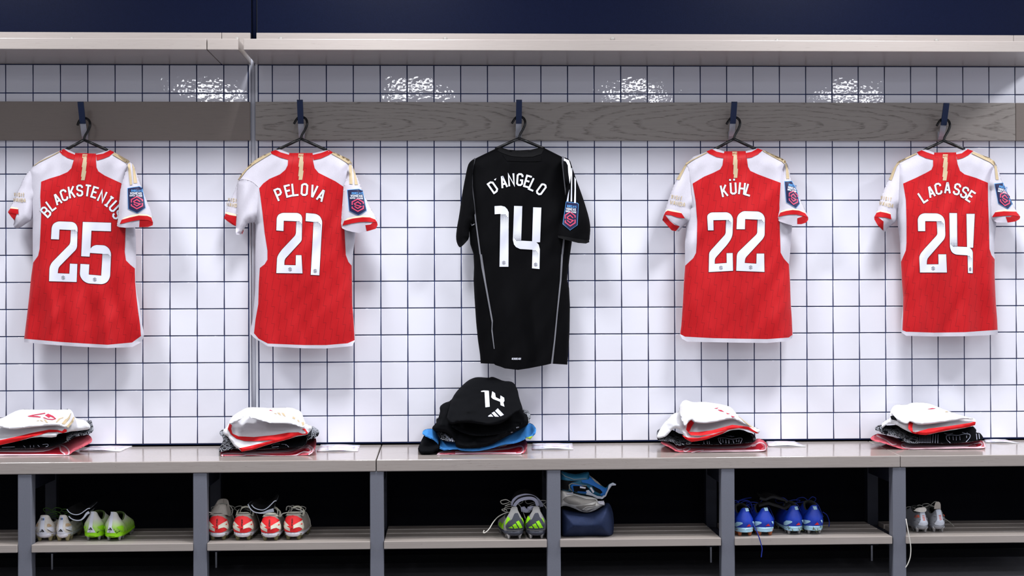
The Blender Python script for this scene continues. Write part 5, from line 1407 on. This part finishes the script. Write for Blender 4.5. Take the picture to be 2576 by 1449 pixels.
def heel_patch(name, polys, B, off, mat, parent, step=0.005):
    bm = poly_bm(polys, step)
    co = np.array([v.co[:2] for v in bm.verts]); bm.verts.index_update()
    F = [[v.index for v in f.verts] for f in bm.faces]; bm.free()
    return mesh_from(name, B.heel(co[:, 0], co[:, 1], off), F, mat, parent)

BOOTS = []
def boot(o, s, cx, gy, top, x0, x1, tx, label, upper, sole, stud, decals, group, dx=0, L=0.25, inside='boot_inside', dip=0.022, front=0.012, laces=None, yaw=0.0, lace_seed=1, conical=True):
    """measured on an enlarged view of the photo (origin o, scale s): heel centre cx, ground gy, heel top, left and right width, top half width tx"""
    cpx, gpy = o[0] + cx / s, o[1] + gy / s
    org = at_z(cpx, gpy, SHELFZ + 0.0006)
    org[1] = min(max(org[1], DB + 0.015), -0.34)
    org[2] = SHELFZ + 0.0006
    ppm = FPX / float((org - CAM) @ FWD)
    H = (gy - top) / s / ppm; hw = (x1 - x0) / 2 / s / ppm; tw = tx / s / ppm
    B = Boot(org - np.array([0, 0.018, 0]), H, hw, tw, L, 0.024, yaw, dip, front)
    root = thing('football_boot', org, label, 'boot', group)
    ts = [0, .06, .14, .24, .36, .5, .62, .74, .86, .95, 1.0]
    V, F = B.loft([B.ring(t_) for t_ in ts]); mesh_from('upper', V, F, upper, root)
    rg = [B.ring(1.0), B.ring(1.0, 0.003) + np.array([0, 0, .0015]), B.ring(1.0, 0.006), B.ring(.8, 0.007), B.ring(.5, 0.009), B.ring(.2, 0.012)]
    V, F = B.loft(rg, cap_hi=True); mesh_from('lining', V, F, inside, root)
    # sole plate with a raised heel cup
    def sr(t_, g, dz):
        r = B.ring(t_, -g); r[:, 2] = org[2] + dz; return r
    cup = B.ring(0.0, -0.0012); cup[:, 2] = org[2] + 0.024 + 0.006 * np.clip(1 - (cup[:, 1] - org[1]) / 0.09, 0, 1)
    V, F = B.loft([sr(0, -0.010, .0115), sr(0, -.004, .0125), sr(0, .0012, .019), cup, B.ring(0.02, 0.002)], cap_lo=True)
    so = mesh_from('sole', V, F, sole, root)
    for px_, py_, r0 in ((-.52, .026, 1.0), (.52, .026, 1.0), (-.62, .062, .9), (.62, .062, .9), (-.8, .155, 1), (.8, .155, 1), (-.7, .2, 1), (.7, .2, 1)):
        x, y = px_ * hw, py_ * L / .25
        if conical: zz = [(.021, .0118), (.0125, .0082), (.010, .0062), (.002, .0040), (0, .0030)]
        else: zz = [(.023, .0128), (.0125, .0086), (.006, .0068), (.001, .0060), (0, .0050)]
        V, F = sweep([B.pt(x, y, z) for z, r in zz], [r * r0 for z, r in zz], 10)
        mesh_from('stud', V, F, stud, so)
    k = lambda pts: [((x + dx - cx) / s / ppm, (gy - y) / s / ppm) for x, y in pts]
    main = None
    for nm, mat, polys, off in decals:
        if nm in ('side_panel', 'gold_patch', 'pale_flash', 'red_notch'):
            for p in polys: heel_patch(nm, [k(p)], B, off, mat, root)
        else: heel_patch(nm, [k(p) for p in polys], B, off, mat, root)
    if laces:
        mat, seed = laces
        rng = random.Random(seed)
        yl = B.L * .46
        for i in range(3):
            y = yl + i * .018; z = B.H + front * .3 - .004 - i * .010
            tube('lace', [B.pt(-.020, y, z - .004), B.pt(0, y + .004, z + .002), B.pt(.020, y, z - .004)], .0016, mat, root, 6, 8)
        for sg in (-1, 1):
            a_ = rng.uniform(.012, .022); h_ = rng.uniform(.006, .016)
            tube('lace', [B.pt(0, yl, B.H + .002), B.pt(sg * a_, yl - .006, B.H + h_), B.pt(sg * a_ * 2.1, yl + .004, B.H + h_ * .5), B.pt(sg * a_ * 1.6, yl + .012, B.H - .006), B.pt(sg * .004, yl + .006, B.H)], .0015, mat, root, 6, 28)
        tube('lace', [B.pt(0, yl, B.H), B.pt(.03, yl - .004, B.H - .008), B.pt(.044, yl - .01, B.H - .035), B.pt(.05, yl - .02, B.H - .055)], .0015, mat, root, 6, 16)
    BOOTS.append((root, B))
    return root, B

def collar(B, root, rise, mat, lean=0.0, squeeze=.86, name='collar', wide=1.0):
    rs = []
    for k_, h in enumerate(np.linspace(0, 1, 5)):
        r = B.ring(1.0, 0.001 + 0.002 * k_)
        c = r.mean(0); r = c + (r - c) * np.array([wide, 1, 1]); r2 = c + (r - c) * np.array([1 - (1 - squeeze) * h, 1 - (1 - squeeze) * h, 1])
        r2[:, 2] = r[:, 2] + rise * h - (1 - h) * .004 ; r2[:, 0] += lean * h
        r2[:, 1] += .010 * h
        rs.append(r2)
    inn = rs[-1].copy(); c = inn.mean(0); inn = c + (inn - c) * np.array([.84, .84, 1]); inn[:, 2] -= .002
    inn2 = inn.copy(); inn2[:, 2] -= rise * .9
    V, F = B.loft(rs + [inn, inn2])
    return mesh_from(name, V, F, mat, root)

def bars(x, y, w, h, flip=False):
    """three slanted bars rising to the right, inside a box with lower left corner (x, y)"""
    out = []
    for i, (a, b, hh, d) in enumerate(((0.0, .26, .32, .10), (.24, .58, .66, .16), (.52, 1.0, 1.0, .22))):
        xl, xr = x + a * w, x + b * w
        lx = xl + (0 if i else 0)
        out.append([(xl + w * .02, y - hh * h * .62), (xl + w * .02 + d * w * 1.1, y - hh * h), (xr, y - h * .02), (xr - w * .18 if i else xr, y), (xl + (w * .20 if i else 0), y)])
    return out

# white and gold pair with the small flag on the heel strip
OA = (70, 1260)
decA = [('heel_strip', 'print_white', [[(265,290),(340,290),(340,480),(352,525),(398,606),(225,606),(254,520),(262,480)]], .0012),
        ('flag', 'flag_blue', [[(275,312),(329,312),(329,350),(275,350)]], .0022),
        ('flag_cross', 'flag_yellow', [[(290,312),(297,312),(297,350),(290,350)],[(275,328),(329,328),(329,334),(275,334)]], .0028),
        ('heel_logo', 'print_black', [[(248,565),(268,548),(285,568)],[(272,543),(290,532),(315,567),(297,567)],[(288,520),(308,511),(344,562),(322,567)]], .0024),
        ('gold_patch', 'boot_gold', [[(185,412),(218,402),(213,466),(170,470)],[(386,420),(420,415),(458,455),(440,470),(386,466)]], .0012),
        ('side_panel', 'print_white', [[(135,530),(160,482),(200,490),(155,550)],[(385,500),(430,482),(480,488),(490,570),(460,575),(420,535)]], .0014),
        ('soil_mark', 'soil', [[(385,512),(420,535),(470,585),(462,588),(415,545)],[(230,598),(250,606),(228,606)]], .0020)]
boot(OA, 7.444, 318, 747, 258, 128, 508, 88, 'white and gold football boot, first from the left on the boot shelf', 'boot_white', 'sole_white', 'stud_dirty', decA, 'white and gold boots', laces=('lace_green', 3), dip=.03, front=-.012, conical=False)
boot(OA, 7.444, 656, 752, 260, 512, 880 - 80, 74, 'white and gold football boot beside the white shin guards', 'boot_white', 'sole_white', 'stud_dirty', decA, 'white and gold boots', dx=338, laces=('lace_green', 4), dip=.03, front=-.012, conical=False)
# lime pair
OB = (200, 1260)
decB = [('heel_strip', 'print_white', [[(232,192),(284,192),(272,400),(268,475),(326,580),(160,580),(195,485),(205,400)]], .0012),
        ('heel_logo', 'print_black', [[(188,520),(200,511),(213,530)],[(203,512),(220,500),(244,530),(226,530)],[(222,486),(240,475),(273,526),(250,531)]], .0024),
        ('heel_band', 'boot_lime', [[(95,592),(330,582),(400,560),(440,590),(420,650),(340,655),(180,655),(110,650)]], .0014),
        ('side_panel', 'boot_lime', [[(350,472),(430,452),(455,480),(445,560),(400,530)],[(92,485),(115,457),(140,480),(112,520)]], .0014),
        ('soil_mark', 'soil', [[(90,545),(112,560),(104,590),(90,570)],[(340,575),(385,556),(380,566),(348,592)],[(205,555),(240,552),(225,566)],[(190,640),(330,645),(300,652),(210,652)]], .0022)]
boot(OB, 7.447, 262, 740, 192, 78, 470, 62, 'white boot fading to lime with metal studs, left one of the lime pair', 'boot_fade', 'boot_lime', 'stud_metal', decB, 'lime boots', inside='boot_inside_green', dip=.034, front=.006)
boot(OB, 7.447, 640, 748, 203, 470, 850, 62, 'mud-spattered white and lime boot, right one of the lime pair', 'boot_fade', 'boot_lime', 'stud_metal',
     [(n_, m_, [[(x, y + 8) for x, y in p_] for p_ in ps_], o_) for n_, m_, ps_, o_ in decB] + [('soil_splash', 'soil', [[(300,520),(318,508),(312,530)],[(380,560),(410,550),(396,574)],[(330,545),(345,540),(340,580),(330,575)],[(120,520),(135,510),(130,545)]], .0026)],
     'lime boots', dx=362, inside='boot_inside_green', dip=.036, front=.004)
# red boots, four alike
OC = (510, 1250)
def decC(txt=True):
    return [('heel_counter', 'boot_red', [[(92,425),(120,370),(180,331),(260,316),(340,335),(400,388),(436,420),(440,480),(428,540),(400,580),(330,604),(180,602),(112,590),(88,520)]], .0010),
        ('pale_flash', 'boot_pale', [[(122,415),(210,490),(160,495),(222,530),(222,585),(140,555),(92,520),(97,450)],[(280,480),(350,440),(408,412),(428,480),(432,540),(418,560),(400,535),(370,515),(330,520),(280,540)]], .0018),
        ('red_notch', 'boot_red', [[(105,455),(130,468),(112,480)],[(385,468),(412,452),(412,480)]], .0026),
        ('side_text', 'print_black', [[(246 + (i % 2) * 2, 372 + i * 20), (270 - (i % 3) * 4, 370 + i * 20), (268 - (i % 3) * 3, 384 + i * 20), (248, 386 + i * 20)] if i % 3 else [(244, 378 + i * 20), (252, 366 + i * 20), (272, 372 + i * 20), (262, 388 + i * 20)] for i in range(9)], .0026)]
def word_poly(word, cx, cy, h, w, gap, sw):
    return text_polys(word, cx, cy, h, w, gap, 90, sw)
def decC2():
    d = decC()
    d[3] = ('heel_text', 'print_black', word_poly('MERCURIAL', 257, 462, 24, 17, 4, 6.0), .0026)
    return d
LC = ['first red and white boot with a tall grey knitted collar beside the post', 'second red boot from the post, dark lining showing', 'red boot under the white shin guards', 'rightmost red boot with grey laces looped on top']
rb = []
for i, (o_, cx, gy, x0, x1, tp) in enumerate(((OC, 262, 744, 85, 440, 288), (OC, 690, 746, 515, 870, 290), ((640, 1250), 272, 752, 90, 440, 310), ((640, 1250), 660, 738, 492, 835, 290))):
    r, B = boot(o_, 6.828, cx, gy, tp, x0, x1, 115, LC[i], 'boot_knit', 'sole_white', 'stud_olive',
         [(n_, m_, [[(x, y + (gy - 744)) for x, y in p_] for p_ in ps_], o2) for n_, m_, ps_, o2 in decC2()], 'red boots', dx=cx - 262, dip=.010, front=.016, laces=('lace_grey', 5 + i) if i != 2 else None, conical=False, yaw=(0, 0, .0, -.06)[i])
    rb.append((r, B))
collar(rb[0][1], rb[0][0], .030, 'boot_knit', .006, .86, wide=1.5)
collar(rb[1][1], rb[1][0], .004, 'boot_pale', 0, .97, wide=1.3)
collar(rb[2][1], rb[2][0], .006, 'boot_pale', 0, .95, wide=1.3)
collar(rb[3][1], rb[3][0], .005, 'boot_pale', 0, .97, wide=1.3)
# grey and lime pair
OD = (1205, 1235)
decD = [('heel_counter', 'boot_charcoal', [[(575,347),(620,347),(650,420),(690,475),(718,535),(712,612),(445,612),(432,560),(470,490),(525,440),(560,365)]], .0012),
        ('heel_logo', 'boot_lime', [[(472,572),(520,546),(538,585),(482,585)],[(525,530),(575,505),(622,585),(560,587)],[(583,482),(630,460),(694,583),(640,586)]], .0022),
        ('side_panel', 'boot_lime', [[(440,460),(470,400),(500,440),(440,520),(424,540)],[(672,420),(690,430),(712,480),(716,510),(690,470)]], .0016)]
LD = ['grey boot with charcoal heel and lime logo, trailing a white lace', 'grey boot with charcoal heel and lime logo, close beside the post']
rd = []
for i, (cx, d_) in enumerate(((572, 0), (910, 318))):
    rd.append(boot(OD, 6.3, cx, 764, 247, 408 + d_, 736 + d_, 54, LD[i], 'boot_grey', 'boot_charcoal', 'stud_metal', decD, 'grey and lime boots', dx=(0, 318)[i], dip=.050, front=-.012, laces=('lace_white', 11 + i), yaw=(.10, -.02)[i]))
for r, B in rd:
    for sg in (-1, 1):
        V = []; F = []
        us = np.linspace(.16, .62, 10)
        for t_, ex in ((.10, .0008), (.30, .0012), (.52, .0012)):
            for u in us:
                w = float(B.width(u, t_)) + ex
                V.append(B.pt(sg * w, float(B.yb(t_) + u * (B.yf(t_) - B.yb(t_))), float(B.zs + t_ * (B.ztop(u) - B.zs))))
        for a in range(2):
            for b in range(9): F.append((a * 10 + b, a * 10 + b + 1, a * 10 + b + 11, a * 10 + b + 10))
        mesh_from('flank_panel', V, F, 'boot_lime', r)
# blue boots, four alike
OE = (1840, 1240)
decE = [('heel_tab', 'boot_ice', [[(238,268),(300,266),(316,325),(255,326)]], .0014),
        ('heel_logo', 'logo_red', [[(250,592),(268,575),(290,590)],[(270,572),(284,560),(312,590),(294,591)],[(286,556),(302,544),(337,588),(316,591)]], .0022),
        ('side_panel', 'boot_ice', [[(66,560),(100,516),(150,512),(185,522),(186,540),(130,580),(100,605),(66,610)],[(362,512),(385,506),(402,520),(404,560),(384,552)]], .0016),
        ('heel_band', 'boot_ice', [[(70,632),(230,636),(392,628),(388,690),(320,694),(230,690),(140,694),(80,690)]], .0016),
        ('heel_shine', 'boot_ice', [[(262,335),(290,335),(300,420),(292,470),(272,470),(262,420)]], .0010)]
LE = ['blue boot first from the left in its cubby, beside the post', 'second blue boot, its lace hanging over the shelf edge', 'third blue boot with grass on its studs', 'rightmost blue boot with soil and grass on the heel']
re_ = []
for i, (o_, cx, gy, x0, x1, tp, dxx, st) in enumerate(((OE, 245, 768, 62, 408, 266, 0, 'stud_amber'), (OE, 605, 760, 425, 790, 266, 340, 'stud_amber'), ((1950, 1240), 345, 742, 170, 512, 224, 102, 'stud_metal'), ((1950, 1240), 708, 736, 530, 890, 214, 432, 'stud_metal'))):
    re_.append(boot(o_, 7.123, cx, gy, tp, x0, x1, 62, LE[i], 'boot_blue', 'boot_ice', st, [(n_, m_, [[(x, y + (gy - 768)) for x, y in p_] for p_ in ps_], o2) for n_, m_, ps_, o2 in decE if n_ != 'heel_shine'], 'blue boots', dx=dxx, dip=.024, front=.014, laces=('lace_blue', 21 + i), conical=i > 1))
for i in (2, 3):
    r, B = re_[i]; rng = random.Random(60 + i)
    for j in range(9):
        x = rng.uniform(-.8, .8) * B.hw; z = rng.uniform(.012, .034)
        p = B.heel(x, max(z, .026), .002); p[2] = SHELFZ + z
        q_ = p + np.array([rng.uniform(-.008, .008), -rng.uniform(0, .006), rng.uniform(-.012, .010)]); q_[2] = max(q_[2], SHELFZ + .002)
        tube('grass_blade', [p, (p + q_) / 2 + np.array([0, -.002, .002]), q_], [.0011, .0010, .0004], 'grass_blade', r, 5)
# silver pair
OF = (2270, 1250)
decF = [('heel_strip', 'guard_white', [[(690,265),(720,248),(765,250),(785,275),(795,350),(800,450),(850,530),(840,560),(745,575),(650,560),(640,535),(685,450),(690,350)]], .0012),
        ('heel_letters', 'logo_orange', [[(722,365),(770,360),(772,374),(724,378)],[(724,392),(772,388),(773,402),(726,406)],[(726,420),(774,416),(775,430),(728,434)],[(728,448),(776,444),(776,456),(730,460)]], .0020),
        ('web_line', 'print_black', stroke_polys([(560,380),(680,400),(560,410),(684,440),(570,470),(650,500)], 6) + stroke_polys([(806,340),(860,360),(806,390),(880,430),(815,450),(880,490)], 6) + stroke_polys([(600,330),(680,345)], 5), .0016),
        ('side_letters', 'logo_orange', [[(822,350),(850,365),(872,395),(860,400),(835,385)]], .0024)]
LF = ['silver boot with folded white collar, left one by the post', 'silver boot with tall grey heel tab, rightmost boot of all']
r1, B1 = boot(OF, 8.19, 400, 735, 312, 225, 540, 78, LF[0], 'boot_silver', 'boot_silver', 'stud_metal',
    [(n_, m_, [[(x, y + 12) for x, y in p_] for p_ in ps_], o2) for n_, m_, ps_, o2 in decF[:3]], 'silver boots', dx=-330, dip=.006, front=.014, L=.235, laces=('lace_grey', 31))
heel_patch('side_letters', [[((x - 400) / 8.19 / 727, (735 - y) / 8.19 / 727) for x, y in p_] for p_ in text_polys('NCE', 285, 392, 46, 36, 8, -12, 11)], B1, .0022, 'logo_orange', r1)
S1_ = lambda px, py: np.full(np.shape(px), float(B1.org[1]) + .004) + ((np.asarray(px) - (2270 + 385 / 8.19)) ** 2) * .00003
patch('folded_flap', [soften(C(2270, 1250, 8.19, [(228,285),(262,262),(300,228),(380,215),(465,208),(500,255),(492,300),(440,316),(360,312),(290,302)]))[0]], S1_, 0, 'boot_white', r1, 3, back=lambda px, py: S1_(px, py) + .006)
r2, B2 = boot(OF, 8.19, 740, 724, 250, 575, 890, 62, LF[1], 'boot_silver', 'boot_silver', 'stud_metal', decF, 'silver boots', dx=0, dip=.020, front=.006, L=.235, laces=('lace_grey', 32))
tabp = [(655,250),(660,180),(680,120),(700,100),(745,98),(775,115),(790,160),(792,250)]
org = B2.pt(0, .02, 0)
S_ = lambda px, py: np.full(np.shape(px), float(B2.org[1]) + .016) + (np.asarray(px) - (2270 + 725 / 8.19)) ** 2 * .00005
patch('heel_pull', [C(2270, 1250, 8.19, tabp)], S_, 0, 'boot_knit', r2, 5, back=lambda px, py: S_(px, py) + .012)

# loose laces that hang or lie away from their boots (children of the boots they belong to)
def lace_px(root, pts, mat, r=.0019):
    tube('lace', [at(x, y, Y) for x, y, Y in pts], r, mat, root, 7, 40)
lace_px(re_[1][0], [(1893,1315,-.42),(1899,1327,-.43),(1905,1340,-.435),(1912,1360,-.437),(1917,1380,-.436),(1916,1392,-.434),(1915,1402,-.434)], 'lace_blue')
lace_px(r1, [(2279,1305,-.425),(2283,1328,-.432),(2287,1350,-.434),(2291,1375,-.435),(2290,1400,-.434),(2284,1418,-.432),(2278,1428,-.43)], 'lace_white')
lace_px(rd[0][0], [(1284,1288,-.30),(1268,1292,-.32),(1252,1301,-.34),(1240,1315,-.37),(1231,1330,-.385),(1222,1339,-.39),(1216,1340,-.388),(1218,1334,-.386)], 'lace_white')
lace_px(rd[0][0], [(1278,1290,-.28),(1264,1284,-.29),(1264,1281,-.29),(1272,1281,-.285),(1276,1290,-.28),(1266,1293,-.29)], 'lace_white', .0014)
lace_px(rb[0][0], [(520,1288,-.36),(528,1289,-.36),(534,1292,-.35),(540,1300,-.33)], 'lace_white', .0016)
lace_px(rb[0][0], [(548,1270,-.30),(558,1266,-.30),(575,1270,-.29),(584,1280,-.29),(584,1292,-.30),(578,1298,-.31)], 'lace_grey')
lace_px(rb[3][0], [(706,1300,-.33),(712,1292,-.33),(735,1288,-.34),(760,1288,-.34),(758,1284,-.33),(745,1280,-.33)], 'lace_white', .0022)
lace_px(rb[3][0], [(720,1284,-.33),(722,1275,-.33),(730,1274,-.33),(735,1280,-.33),(731,1287,-.33),(736,1279,-.32),(748,1280,-.32)], 'lace_grey', .002)
lace_px(re_[0][0], [(1850,1265,-.25),(1862,1258,-.24),(1876,1254,-.23),(1890,1252,-.22)], 'lace_blue', .0018)
lace_px(re_[0][0], [(1852,1275,-.27),(1858,1262,-.26),(1872,1258,-.26),(1886,1262,-.27),(1891,1272,-.28),(1892,1282,-.30)], 'lace_blue', .0018)
lace_px(re_[3][0], [(2070,1288,-.28),(2080,1296,-.27),(2086,1312,-.26),(2085,1325,-.27)], 'lace_blue', .0018)
lace_px(r2, [(2378,1306,-.3),(2388,1313,-.27),(2396,1321,-.25),(2400,1324,-.25)], 'lace_grey', .002)

# ---------------------------------------------------------------- shin guards
def guard(pts, Y0, Y1, th, label, outer, inner, group, dz=0.0, bowl=0.0, thick=0.0):
    """curved shell: the outline read at its near edge runs back from Y0 to Y1"""
    P = smooth_path([(x, y, 0) for x, y in pts], 40)[:, :2]
    near = at(P[:, 0], P[:, 1], np.full(len(P), Y0))
    n = len(P); T = np.gradient(near, axis=0); T /= np.linalg.norm(T, axis=1)[:, None]
    N = np.stack([-T[:, 2], np.zeros(n), T[:, 0]], 1)
    if N[n // 2, 2] < 0: N = -N
    root = thing('shin_guard', near.mean(0), label, 'shin guard', group)
    rows = 8
    def shell(o0, nm, mat, flip):
        V = []; F = []
        for r in range(rows + 1):
            f = r / rows
            c = near.mean(0)
            w = 1 - .25 * f * f
            row = c + (near - c) * np.array([w, 1, w]) + N * o0
            row[:, 1] = Y0 + (Y1 - Y0) * f; row[:, 2] += dz * f - bowl * f * f
            V.append(row)
        V = np.vstack(V)
        for r in range(rows):
            for i in range(n - 1):
                q_ = (r * n + i, r * n + i + 1, (r + 1) * n + i + 1, (r + 1) * n + i)
                F.append(q_[::-1] if flip else q_)
        return mesh_from(nm, V, F, mat, root)
    shell(-th / 2, 'shell', outer, False)
    shell(th / 2, 'padding', inner, True)
    V = []; F = []
    for i in range(n):
        g_ = th * (1 + thick * max(0, i / n - .45) * 1.8)
        V += [near[i] - N[i] * (g_ - th / 2) + [0, -.0006, 0], near[i] + N[i] * th / 2 + [0, -.0006, 0]]
    for i in range(n - 1): F.append((2 * i, 2 * i + 1, 2 * i + 3, 2 * i + 2))
    mesh_from('rim', V, F, outer, root)
    return root
k1 = lambda p: C(70, 1260, 7.444, p)
guard(k1([(732,155),(770,205),(830,243),(915,258),(990,238),(1060,190),(1120,148),(1165,138)]), -.345, -.19, .0030, 'upper white shin guard with black lining between the white and the lime boots', 'guard_white', 'guard_black', 'white shin guards', .006)
guard(k1([(766,285),(810,328),(870,356),(940,366),(1000,350),(1050,300),(1090,235),(1140,198)]), -.352, -.20, .0034, 'lower white shin guard resting on the white and gold boot', 'guard_white', 'guard_black', 'white shin guards', .004, thick=1.8)
k2 = lambda p: C(460, 1160, 4.954, p)
guard(k2([(856,545),(890,580),(940,602),(1000,608),(1050,585),(1100,540),(1140,500),(1165,494)]), -.345, -.19, .0032, 'upper grey-white shin guard lying above the red boots', 'guard_white', 'guard_black', 'shin guards over the red boots', .006)
guard(k2([(812,538),(840,590),(885,630),(950,645),(1010,636),(1060,615),(1128,594)]), -.352, -.20, .0036, 'lower grey-white shin guard resting on two red boots', 'guard_white', 'guard_black', 'shin guards over the red boots', .004, thick=2.6)
k3 = lambda p: C(1205, 1235, 6.3, p)
guard(k3([(560,245),(585,200),(640,150),(720,122),(800,115),(860,125),(905,160),(930,240)]), -.345, -.22, .011, 'front grey shin pad arching over the grey and lime boots', 'guard_grey', 'guard_black', 'grey shin pads', .010)
guard(k3([(535,235),(550,160),(610,105),(690,78),(760,72),(850,92),(930,145),(985,215),(990,250)]), -.315, -.20, .013, 'rear grey shin pad arching higher over the grey and lime boots', 'guard_grey', 'guard_black', 'grey shin pads', .006)
pol = k3([(660,255),(720,245),(760,285),(770,250),(850,235),(880,245),(830,310),(800,345),(740,345),(670,330)])
Sp = Cloth(pol, -.325, .014, 5, (), .004, 71)
o = patch('strap_pad', [pol], Sp, 0, 'guard_grey', None, 5, back=lambda px, py: Sp.y0 + .012 + 0 * px)
props(o, 'pale grey strap pad hanging between the grey and lime boots', 'strap')
k4 = lambda p: C(1780, 1160, 4.954, p)
guard(k4([(650,462),(720,480),(780,455),(830,450),(900,470),(970,490),(985,520)]), -.30, -.18, .008, 'upper black shin guard lying across the blue boots', 'guard_black', 'guard_black', 'black shin guards')
guard(k4([(640,560),(690,545),(760,530),(830,550),(900,570),(960,590),(1040,545)]), -.32, -.20, .008, 'lower black shin guard between the blue boots', 'guard_black', 'guard_black', 'black shin guards')

# ---------------------------------------------------------------- navy roll and goalkeeper gloves
k5 = lambda p: C(1395, 1170, 4.094, p)
plain('roll_navy', (30, 42, 72), 0.75, 0, 0.25, 0.10, 160)
plain('glove_white', (226, 222, 214), 0.6, 0, 0.3, 0.05, 300)
plain('glove_palm', (136, 132, 126), 0.8, 0, 0.2, 0.06, 300)
plain('glove_blue', (22, 96, 168), 0.55, 0, 0.3, 0.05, 300)
plain('glove_teal', (30, 98, 128), 0.5, 0, 0.35, 0.06, 200)
def blob(name, pts, y0, T, R, mat, label, cat, group=None, fold=.004, seed=1, parent=None, dback=.06, floor=True):
    pl = soften(k5(pts))[0]; Sx = Cloth(pl, y0, T, R, (), fold, seed)
    o = patch(name, [pl], Sx, 0, mat, parent, 3, back=lambda px, py: Sx.y0 + dback * Sx.amount(px, py))
    if floor and parent is None:
        me = o.data
        co = np.zeros(len(me.vertices) * 3); me.vertices.foreach_get('co', co); co = co.reshape(-1, 3)
        co[:, 2] = np.maximum(co[:, 2], SHELFZ + .0008); me.vertices.foreach_set('co', co.ravel()); me.update()
    if label: props(o, label, cat, group)
    return o, Sx
ro, Sr = blob('rolled_bag', [(56,440),(150,470),(290,485),(420,465),(490,418),(520,392),(558,385),(585,430),(604,500),(612,580),(608,690),(596,740),(560,762),(80,764),(58,730)], -.30, .105, 46, 'roll_navy', 'rolled navy fabric bag under the goalkeeper gloves', 'bag', None, .010, 81, None, .10)
pl = stroke_polys(k5([(72,470),(68,560),(70,660),(78,745)]), 2.2)
patch('seam', pl, Sr, .002, 'cloth_dark', ro, 5)
g1, Sg = blob('goalkeeper_glove', [(58,260),(100,252),(150,275),(200,290),(300,315),(400,328),(440,345),(450,385),(515,375),(518,415),(490,420),(420,465),(350,488),(280,482),(200,445),(130,420),(80,420),(56,440)], -.345, .035, 22, 'glove_white', 'white goalkeeper glove folded on top of the navy roll', 'glove', 'goalkeeper gloves', .006, 83, None, .08, False)
patch('palm', [k5([(85,350),(130,325),(200,312),(260,330),(320,352),(420,355),(428,370),(340,392),(240,412),(150,402),(100,375)])], Sg, .0040, 'glove_palm', g1, 5)
patch('inner_fold', [k5([(215,430),(300,415),(390,410),(430,390),(425,430),(330,445),(290,462),(340,470),(420,440),(350,480),(290,476)])], Sg, .0040, 'glove_palm', g1, 5)
patch('edge_binding', stroke_polys(k5([(78,355),(110,322),(200,303),(262,322),(330,345),(425,348),(438,372),(425,420),(330,432),(290,455),(335,468)]), 1.8), Sg, .0055, 'glove_white', g1, 5)
patch('wrist_tab', [k5([(125,290),(190,278),(194,295),(130,302)]), k5([(446,370),(508,366),(516,412),(450,395)])], Sg, .0065, 'sole_white', g1, 5)
g2, Sb = blob('goalkeeper_glove', [(56,62),(80,60),(150,85),(230,95),(320,70),(352,68),(362,110),(430,165),(500,220),(530,235),(560,195),(600,178),(634,196),(630,210),(590,212),(560,255),(530,320),(490,350),(440,345),(390,320),(320,305),(240,292),(190,275),(140,270),(58,250)], -.355, .035, 22, 'glove_teal', 'teal and blue goalkeeper glove lying on the white glove', 'glove', 'goalkeeper gloves', .006, 85, None, .08, False)
patch('opening', [k5([(60,150),(140,160),(260,165),(200,172),(150,190),(145,262),(60,245)]), k5([(180,215),(260,210),(330,215),(360,250),(330,270),(240,280),(195,272)]), k5([(380,190),(440,215),(500,250),(500,300),(460,290),(420,270),(400,240)])], Sb, .0035, 'cloth_black_deep', g2, 5)
patch('blue_panel', [k5([(275,155),(350,148),(362,115),(420,175),(500,230),(545,240),(520,310),(480,318),(470,300),(495,280),(470,250),(400,215),(340,190),(285,180)]), k5([(165,215),(185,195),(260,205),(300,215),(250,215),(190,215),(200,272),(185,270)]), k5([(235,268),(330,275),(330,292),(240,288)])], Sb, .007, 'glove_blue', g2, 5)
patch('edge_binding', stroke_polys(k5([(185,270),(155,240),(150,205),(180,188),(260,205),(330,212)]), 2.2) + stroke_polys(k5([(60,75),(110,115),(200,148),(280,142),(330,140)]), 1.2), Sb, .0055, 'glove_palm', g2, 5)
patch('wrist_strap', [k5([(325,262),(350,255),(385,290),(440,318),(490,325),(520,300),(545,255),(560,200),(600,180),(634,196),(630,210),(590,212),(560,255),(530,320),(490,350),(440,345),(390,318),(325,303)])], Sb, .006, 'guard_white', g2, 5)
patch('white_tab', [k5([(262,218),(322,228),(318,244),(262,236)]), k5([(362,232),(380,228),(410,275),(396,290)])], Sb, .007, 'sole_white', g2, 5)
patch('grey_panel', [k5([(356,105),(380,118),(450,175),(490,215),(440,195),(370,155)])], Sb, .0058, 'glove_palm', g2, 5)
